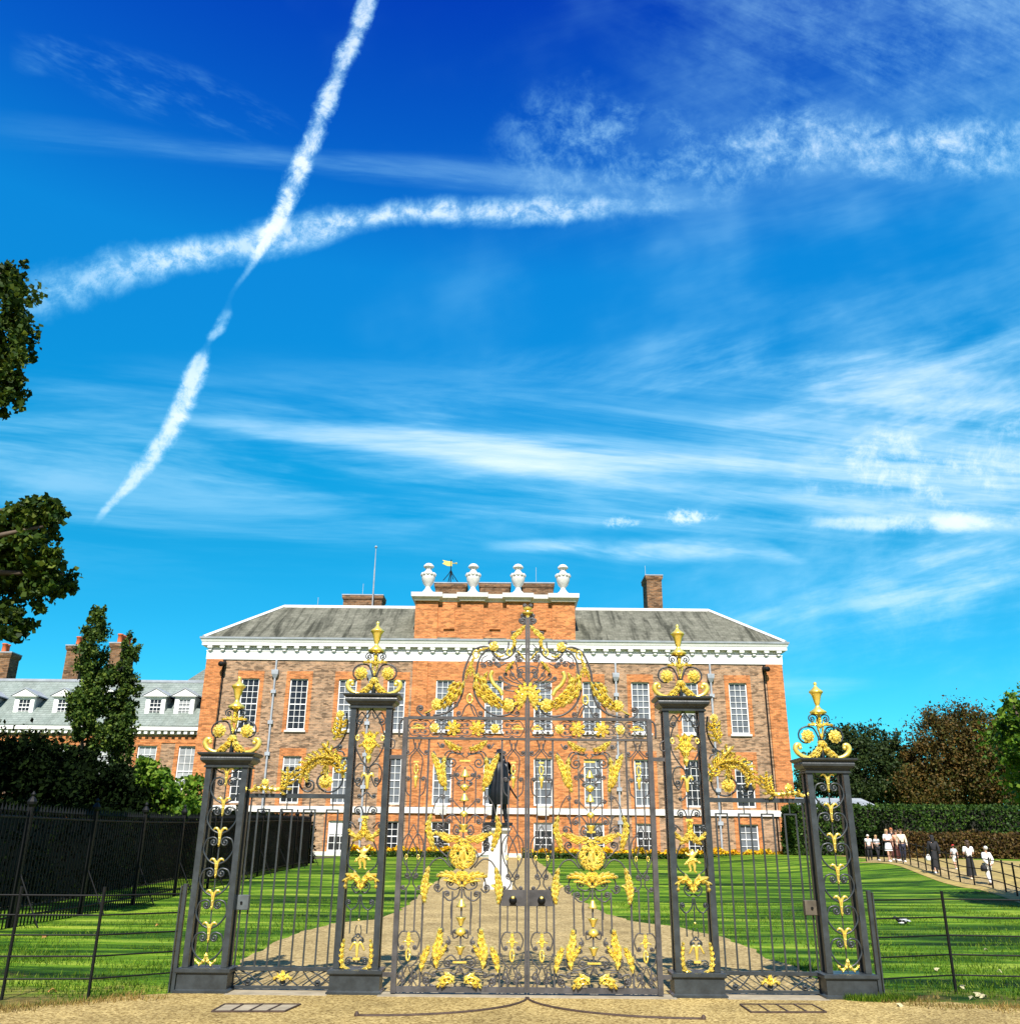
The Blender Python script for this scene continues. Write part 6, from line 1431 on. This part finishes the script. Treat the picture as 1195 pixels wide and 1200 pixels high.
# bird on the lawn
p = on_g(1057, 1084); bd = thing('bird', 'dark bird with pale underside resting on the striped lawn by the right fence', 'bird', tuple(p))
b_ = skin_figure('body', {'pel': (0, 0, .11), 'ch': (-.09, 0, .125), 'ne': (-.15, 0, .165), 'he': (-.185, 0, .20), 'bk': (-.235, 0, .19), 'ta': (.13, 0, .115), 'tt': (.23, 0, .105)}, [('pel', 'ch'), ('ch', 'ne'), ('ne', 'he'), ('he', 'bk'), ('pel', 'ta'), ('ta', 'tt')], {'pel': .085, 'ch': .075, 'ne': .04, 'he': .035, 'bk': .01, 'ta': .045, 'tt': .018}, 'c_black', .8); b_.parent = bd
m = MB(); m.ball((p.x-.01, p.y, p.z+.05), .09, .06, .035, 10, 6); m.build('belly', 'c_white', bd, True)
m = MB(); m.acanthus([(p.x-.08, p.z+.12), (p.x+.04, p.z+.105), (p.x+.16, p.z+.08)], .04, 4, .02, p.y-.06); m.build('wing', 'c_grey', bd, True)

# ================================================================== SKY, SUN, CAMERA
EL = R_(46); AZ = R_(1.5)
sd = Vector((-math.sin(AZ)*math.cos(EL), -math.cos(AZ)*math.cos(EL), math.sin(EL)))      # towards the sun
sl = bpy.data.lights.new('sun', 'SUN'); sl.energy = 5.0; sl.angle = R_(.5); sl.color = (1, .945, .86)
so = bpy.data.objects.new('sun', sl); COL.objects.link(so); so.rotation_euler = sd.to_track_quat('Z', 'Y').to_euler(); so.location = sd*50
w = bpy.data.worlds.new('World'); SC.world = w; w.use_nodes = True; nt = w.node_tree; bg = nt.nodes['Background']
sky = nt.nodes.new('ShaderNodeTexSky'); sky.sky_type = 'NISHITA'; sky.sun_disc = False; sky.sun_elevation = EL; sky.sun_rotation = math.pi+AZ
sky.air_density = 1.; sky.dust_density = .3; sky.ozone_density = 2.5
tc = nt.nodes.new('ShaderNodeTexCoord'); D = tc.outputs['Generated']
def dot(v):
    n = nt.nodes.new('ShaderNodeVectorMath'); n.operation = 'DOT_PRODUCT'; L(nt, D, n.inputs[0]); n.inputs[1].default_value = v; return n.outputs['Value']
# fixed sky chart: a tangent plane facing north, 20 degrees up
CX, CY, CZ = [Vector(ROT.col[i]) for i in range(3)]
f_ = math_(nt, 'MAXIMUM', dot(tuple(-CZ)), .05)
U = math_(nt, 'MULTIPLY_ADD', math_(nt, 'DIVIDE', dot(tuple(CX)), f_), F/1200, 597.5/1200)
Vv = math_(nt, 'MULTIPLY_ADD', math_(nt, 'DIVIDE', dot(tuple(CY)), f_), -F/1200, .5)
def vec(x, y, z=0.):
    c = nt.nodes.new('ShaderNodeCombineXYZ')
    for i, v in enumerate((x, y, z)):
        if isinstance(v, (int, float)): c.inputs[i].default_value = v
        else: L(nt, v, c.inputs[i])
    return c.outputs[0]
def sub(a, b): return math_(nt, 'SUBTRACT', a, b)
def mul(a, b): return math_(nt, 'MULTIPLY', a, b)
def add(a, b): return math_(nt, 'ADD', a, b)
def fcurve(x, pts):
    n = nt.nodes.new('ShaderNodeFloatCurve'); c = n.mapping.curves[0]
    n.mapping.extend = 'HORIZONTAL'
    while len(c.points) < len(pts): c.points.new(.5, .5)
    for p_, (a_, b_) in zip(c.points, pts): p_.location = (a_, b_); p_.handle_type = 'AUTO_CLAMPED'
    n.mapping.update(); L(nt, x, n.inputs['Value']); return n.outputs[0]
def smooth(x, a, b):
    n = nt.nodes.new('ShaderNodeMapRange'); n.interpolation_type = 'SMOOTHSTEP'; L(nt, x, n.inputs[0]) if not isinstance(x, float) else None
    n.inputs[1].default_value = a; n.inputs[2].default_value = b; n.inputs[3].default_value = 0; n.inputs[4].default_value = 1; return n.outputs[0]
PXS = 1/1200
UV = vec(U, Vv)
nf = noise(nt, UV, 34, 7, .72, .25); nm = noise(nt, UV, 11, 7, .70, .3); nl = noise(nt, UV, 5, 4, .55)
def streak(along, across, centre, width, dens, rough, puff):
    """a band of cloud: centre/width/density curves in chart pixels along one axis"""
    c = fcurve(along, [(a_*PXS, b_*PXS) for a_, b_ in centre]); wd = fcurve(along, [(a_*PXS, min(1, b_*PXS*8)) for a_, b_ in width]); de = fcurve(along, [(a_*PXS, b_) for a_, b_ in dens])
    d = math_(nt, 'ABSOLUTE', math_(nt, 'DIVIDE', sub(across, c), math_(nt, 'MAXIMUM', mul(wd, .125), .0008)))
    d = add(d, mul(sub(.5, puff), rough)); s = sub(1., smooth(d, .15, 1.1))
    return mul(s, de)
def sn(ang, sx_, sy_, det=6, ro=.62, di=0., off=0.):
    m = nt.nodes.new('ShaderNodeMapping'); m.vector_type = 'POINT'; m.inputs['Rotation'].default_value = (0, 0, ang); L(nt, UV, m.inputs['Vector']); m2 = nt.nodes.new('ShaderNodeMapping'); m2.inputs['Scale'].default_value = (sx_, sy_, 1); m2.inputs['Location'].default_value = (off, off*.7, off); L(nt, m.outputs[0], m2.inputs['Vector'])
    return noise(nt, m2.outputs[0], 1, det, ro, di)
wisp = sn(R_(-4), 2.2, 17, 6, .62, .4); wisp2 = sn(R_(16), 2.4, 12, 6, .64, .3, 3.1); wisp3 = sn(R_(-24), 3, 13, 6, .66, .15, 7.3)
fine = sn(R_(50), 9, 40, 6, .7, .8, 1.7)
c1 = streak(Vv, U, [(-40, 440), (0, 431), (70, 403), (150, 371), (230, 338), (270, 318), (310, 296), (345, 272), (375, 262), (410, 240), (450, 224), (500, 204), (540, 175), (570, 150), (600, 122), (620, 108)], [(-40, 15), (0, 14), (150, 15), (230, 16), (280, 12), (330, 5), (350, 4), (370, 9), (390, 10), (402, 5), (415, 13), (470, 16), (530, 16), (580, 10), (620, 4)], [(-40, .72), (100, .75), (250, .85), (300, .6), (330, .22), (350, .03), (364, .1), (378, .55), (396, .4), (404, .08), (415, .6), (470, .75), (560, .6), (600, .45), (622, .0), (640, 0)], 1.7, nf); c1 = mul(c1, math_(nt, 'MULTIPLY_ADD', smooth(nf, .34, .60), .50, .48))
c2 = streak(U, Vv, [(0, 360), (60, 345), (130, 318), (210, 300), (300, 285), (400, 263), (500, 247), (600, 247), (720, 243), (900, 235)], [(0, 38), (100, 34), (220, 24), (330, 27), (450, 20), (600, 20), (700, 14), (900, 8)], [(0, .2), (60, .42), (150, .55), (220, .66), (320, .6), (450, .7), (600, .66), (690, .5), (760, .12), (900, 0)], 1.7, nm)
c2 = mul(c2, math_(nt, 'MULTIPLY_ADD', smooth(nf, .34, .62), .7, .38))
c3 = mul(streak(U, Vv, [(0, 150), (150, 165), (300, 182), (450, 198), (620, 212), (800, 235), (1000, 255)], [(0, 26), (300, 18), (600, 26), (1000, 26)], [(0, .06), (100, .14), (300, .24), (500, .24), (700, .18), (900, .04), (1000, 0)], .9, wisp), smooth(wisp, .3, .62))
c4 = mul(streak(U, Vv, [(560, 180), (640, 170), (740, 180), (850, 185), (950, 165), (1050, 175), (1195, 175)], [(560, 20), (680, 80), (800, 62), (900, 52), (1050, 40), (1195, 46)], [(560, 0), (660, .5), (760, .65), (850, .68), (950, .72), (1100, .78), (1195, .6)], 1.5, nm), smooth(add(mul(nf, .6), mul(nm, .5)), .45, .80))
c4 = mul(c4, .95)
c5 = mul(streak(U, Vv, [(200, 490), (300, 500), (450, 515), (600, 535), (750, 560), (880, 572), (1000, 570), (1195, 560)], [(200, 6), (400, 20), (600, 38), (750, 46), (900, 44), (1100, 44)], [(180, 0), (260, .35), (420, .55), (600, .78), (750, .72), (880, .55), (1000, .4), (1195, .3)], .8, wisp), smooth(wisp, .22, .55))
c5 = mul(c5, .66)
c6 = mul(streak(U, Vv, [(480, 420), (600, 430), (720, 435), (850, 445), (1000, 470), (1195, 440)], [(480, 14), (650, 30), (850, 70), (1000, 85), (1195, 70)], [(380, 0), (560, .25), (680, .28), (850, .62), (980, .72), (1195, .5)], .7, wisp2), smooth(wisp2, .42, .70))
c6 = mul(c6, .56)
right = smooth(add(U, mul(sub(nl, .5), .5)), .55, 1.0)
low = mul(smooth(Vv, .22, .42), sub(1., smooth(Vv, .60, .70)))
c7 = mul(mul(right, low), mul(smooth(add(mul(wisp2, .7), mul(nm, .35)), .44, .72), .52))
top = sub(1., smooth(Vv, .04, .20)); c8 = mul(mul(smooth(U, .55, .85), top), mul(smooth(add(mul(wisp3, .75), mul(nf, .25)), .40, .76), .50))
c9 = mul(streak(U, Vv, [(560, 640), (650, 640), (750, 645), (860, 640), (940, 658)], [(560, 6), (650, 12), (780, 20), (880, 18), (940, 5)], [(560, .0), (620, .4), (760, .62), (880, .5), (950, 0)], .8, wisp), smooth(wisp, .3, .55))
c10 = mul(streak(U, Vv, [(830, 735), (900, 720), (1000, 695), (1100, 675), (1195, 655)], [(830, 5), (950, 18), (1100, 38), (1195, 40)], [(820, 0), (900, .42), (1050, .5), (1195, .55)], .9, wisp2), smooth(wisp2, .35, .68))
c10 = mul(c10, .62)
c11 = mul(smooth(U, .765, .81), mul(streak(U, Vv, [(930, 612), (1050, 614), (1195, 610)], [(930, 8), (1050, 12), (1195, 14)], [(920, 0), (980, .55), (1100, .6), (1195, .5)], 1.2, nm), smooth(nm, .3, .6)))
c12 = mul(streak(U, Vv, [(950, 560), (1040, 540), (1120, 560), (1195, 530)], [(950, 30), (1050, 48), (1195, 60)], [(920, 0), (1000, .5), (1100, .6), (1195, .5)], 1.4, nf), smooth(add(mul(nf, .5), mul(nm, .6)), .5, .72))
c13 = mul(smooth(U, .578, .60), streak(U, Vv, [(700, 612), (732, 613), (780, 607), (808, 605), (850, 606)], [(700, 4), (728, 9), (752, 4), (800, 10), (840, 6)], [(705, 0), (716, .6), (742, .6), (756, .06), (778, .2), (800, .72), (830, .5), (846, 0)], 2.4, nf)); c13 = mul(c13, smooth(nf, .36, .58))
c14 = mul(streak(U, Vv, [(860, 800), (930, 805), (1000, 802), (1060, 800)], [(860, 22), (940, 24), (1010, 10), (1060, 4)], [(840, 0), (900, .45), (980, .38), (1030, .1), (1060, 0)], 1.3, nm), smooth(wisp, .25, .6))
c15 = mul(streak(U, Vv, [(60, 60), (150, 95), (260, 125), (380, 175)], [(60, 30), (180, 42), (300, 32), (380, 8)], [(10, 0), (120, .5), (250, .55), (340, .35), (410, 0)], 1.0, wisp3), smooth(wisp3, .42, .66))
c17 = mul(mul(smooth(Vv, .33, .42), sub(1., smooth(Vv, .46, .60))), mul(smooth(wisp, .40, .7), .42))
c18 = mul(smooth(add(U, mul(sub(nl, .5), .9)), .35, 1.), mul(sub(1., smooth(Vv, .56, .70)), mul(smooth(add(mul(nl, .6), mul(wisp2, .5)), .40, .78), .34)))
c19 = mul(mul(smooth(Vv, .36, .44), sub(1., smooth(Vv, .50, .56))), mul(smooth(add(U, mul(sub(wisp, .5), .6)), .22, .62), mul(smooth(sn(R_(-7), 1.3, 26, 6, .62, .3, 5.2), .38, .68), .5)))
den = None
for c in (c1, c2, c3, c4, c5, c6, c7, c8, c9, c10, c11, c12, c13, c14, c15, c17, c18, c19):
    t_ = sub(1., math_(nt, 'MINIMUM', math_(nt, 'MAXIMUM', c, 0.), .97)); den = t_ if den is None else mul(den, t_)
den = sub(1., den)
hs = N(nt, 'ShaderNodeHueSaturation', Hue=.5, Saturation=1.35, Value=1.); L(nt, sky.outputs[0], hs.inputs['Color'])
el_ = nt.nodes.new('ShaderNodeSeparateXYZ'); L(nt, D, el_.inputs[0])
skyc = mixc(nt, 1., hs.outputs[0], mixc(nt, smooth(el_.outputs[1], -.25, .2), (.56, .59, .66), ramp(nt, el_.outputs[2], [(0, (.30, 1.0, 1.1)), (.22, (.16, 1.15, 1.12)), (.30, (.11, 1.24, 1.16)), (.38, (.08, 1.5, 1.36)), (.57, (.15, 1.72, 1.86)), (.67, (.1, .95, 1.75)), (.77, (.06, .45, 1.6))])), 'MULTIPLY')  # southern sky, out of view, is toned down to lessen the ambient fill
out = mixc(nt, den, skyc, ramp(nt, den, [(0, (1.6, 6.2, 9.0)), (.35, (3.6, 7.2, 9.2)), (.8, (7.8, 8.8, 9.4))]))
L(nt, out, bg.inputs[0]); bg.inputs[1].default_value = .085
cam = bpy.data.cameras.new('camera'); co = bpy.data.objects.new('camera', cam); COL.objects.link(co); SC.camera = co
cam.sensor_fit = 'VERTICAL'; cam.sensor_height = 24; cam.lens = 24*F/1200; cam.clip_end = 5000; cam.clip_start = .05
co.matrix_world = Matrix.Translation(CAM) @ ROT.to_4x4()
SC.render.engine = 'CYCLES'; cy = SC.cycles; cy.max_bounces = 5; cy.diffuse_bounces = 3; cy.glossy_bounces = 2; cy.transmission_bounces = 2; cy.caustics_reflective = False; cy.caustics_refractive = False; w.cycles.sampling_method = 'MANUAL'; w.cycles.sample_map_resolution = 512; vs = SC.view_settings; vs.view_transform = 'Standard'; vs.look = 'None'; vs.gamma = 1; vs.exposure = .7
SC.render.resolution_x = 1019; SC.render.resolution_y = 1024
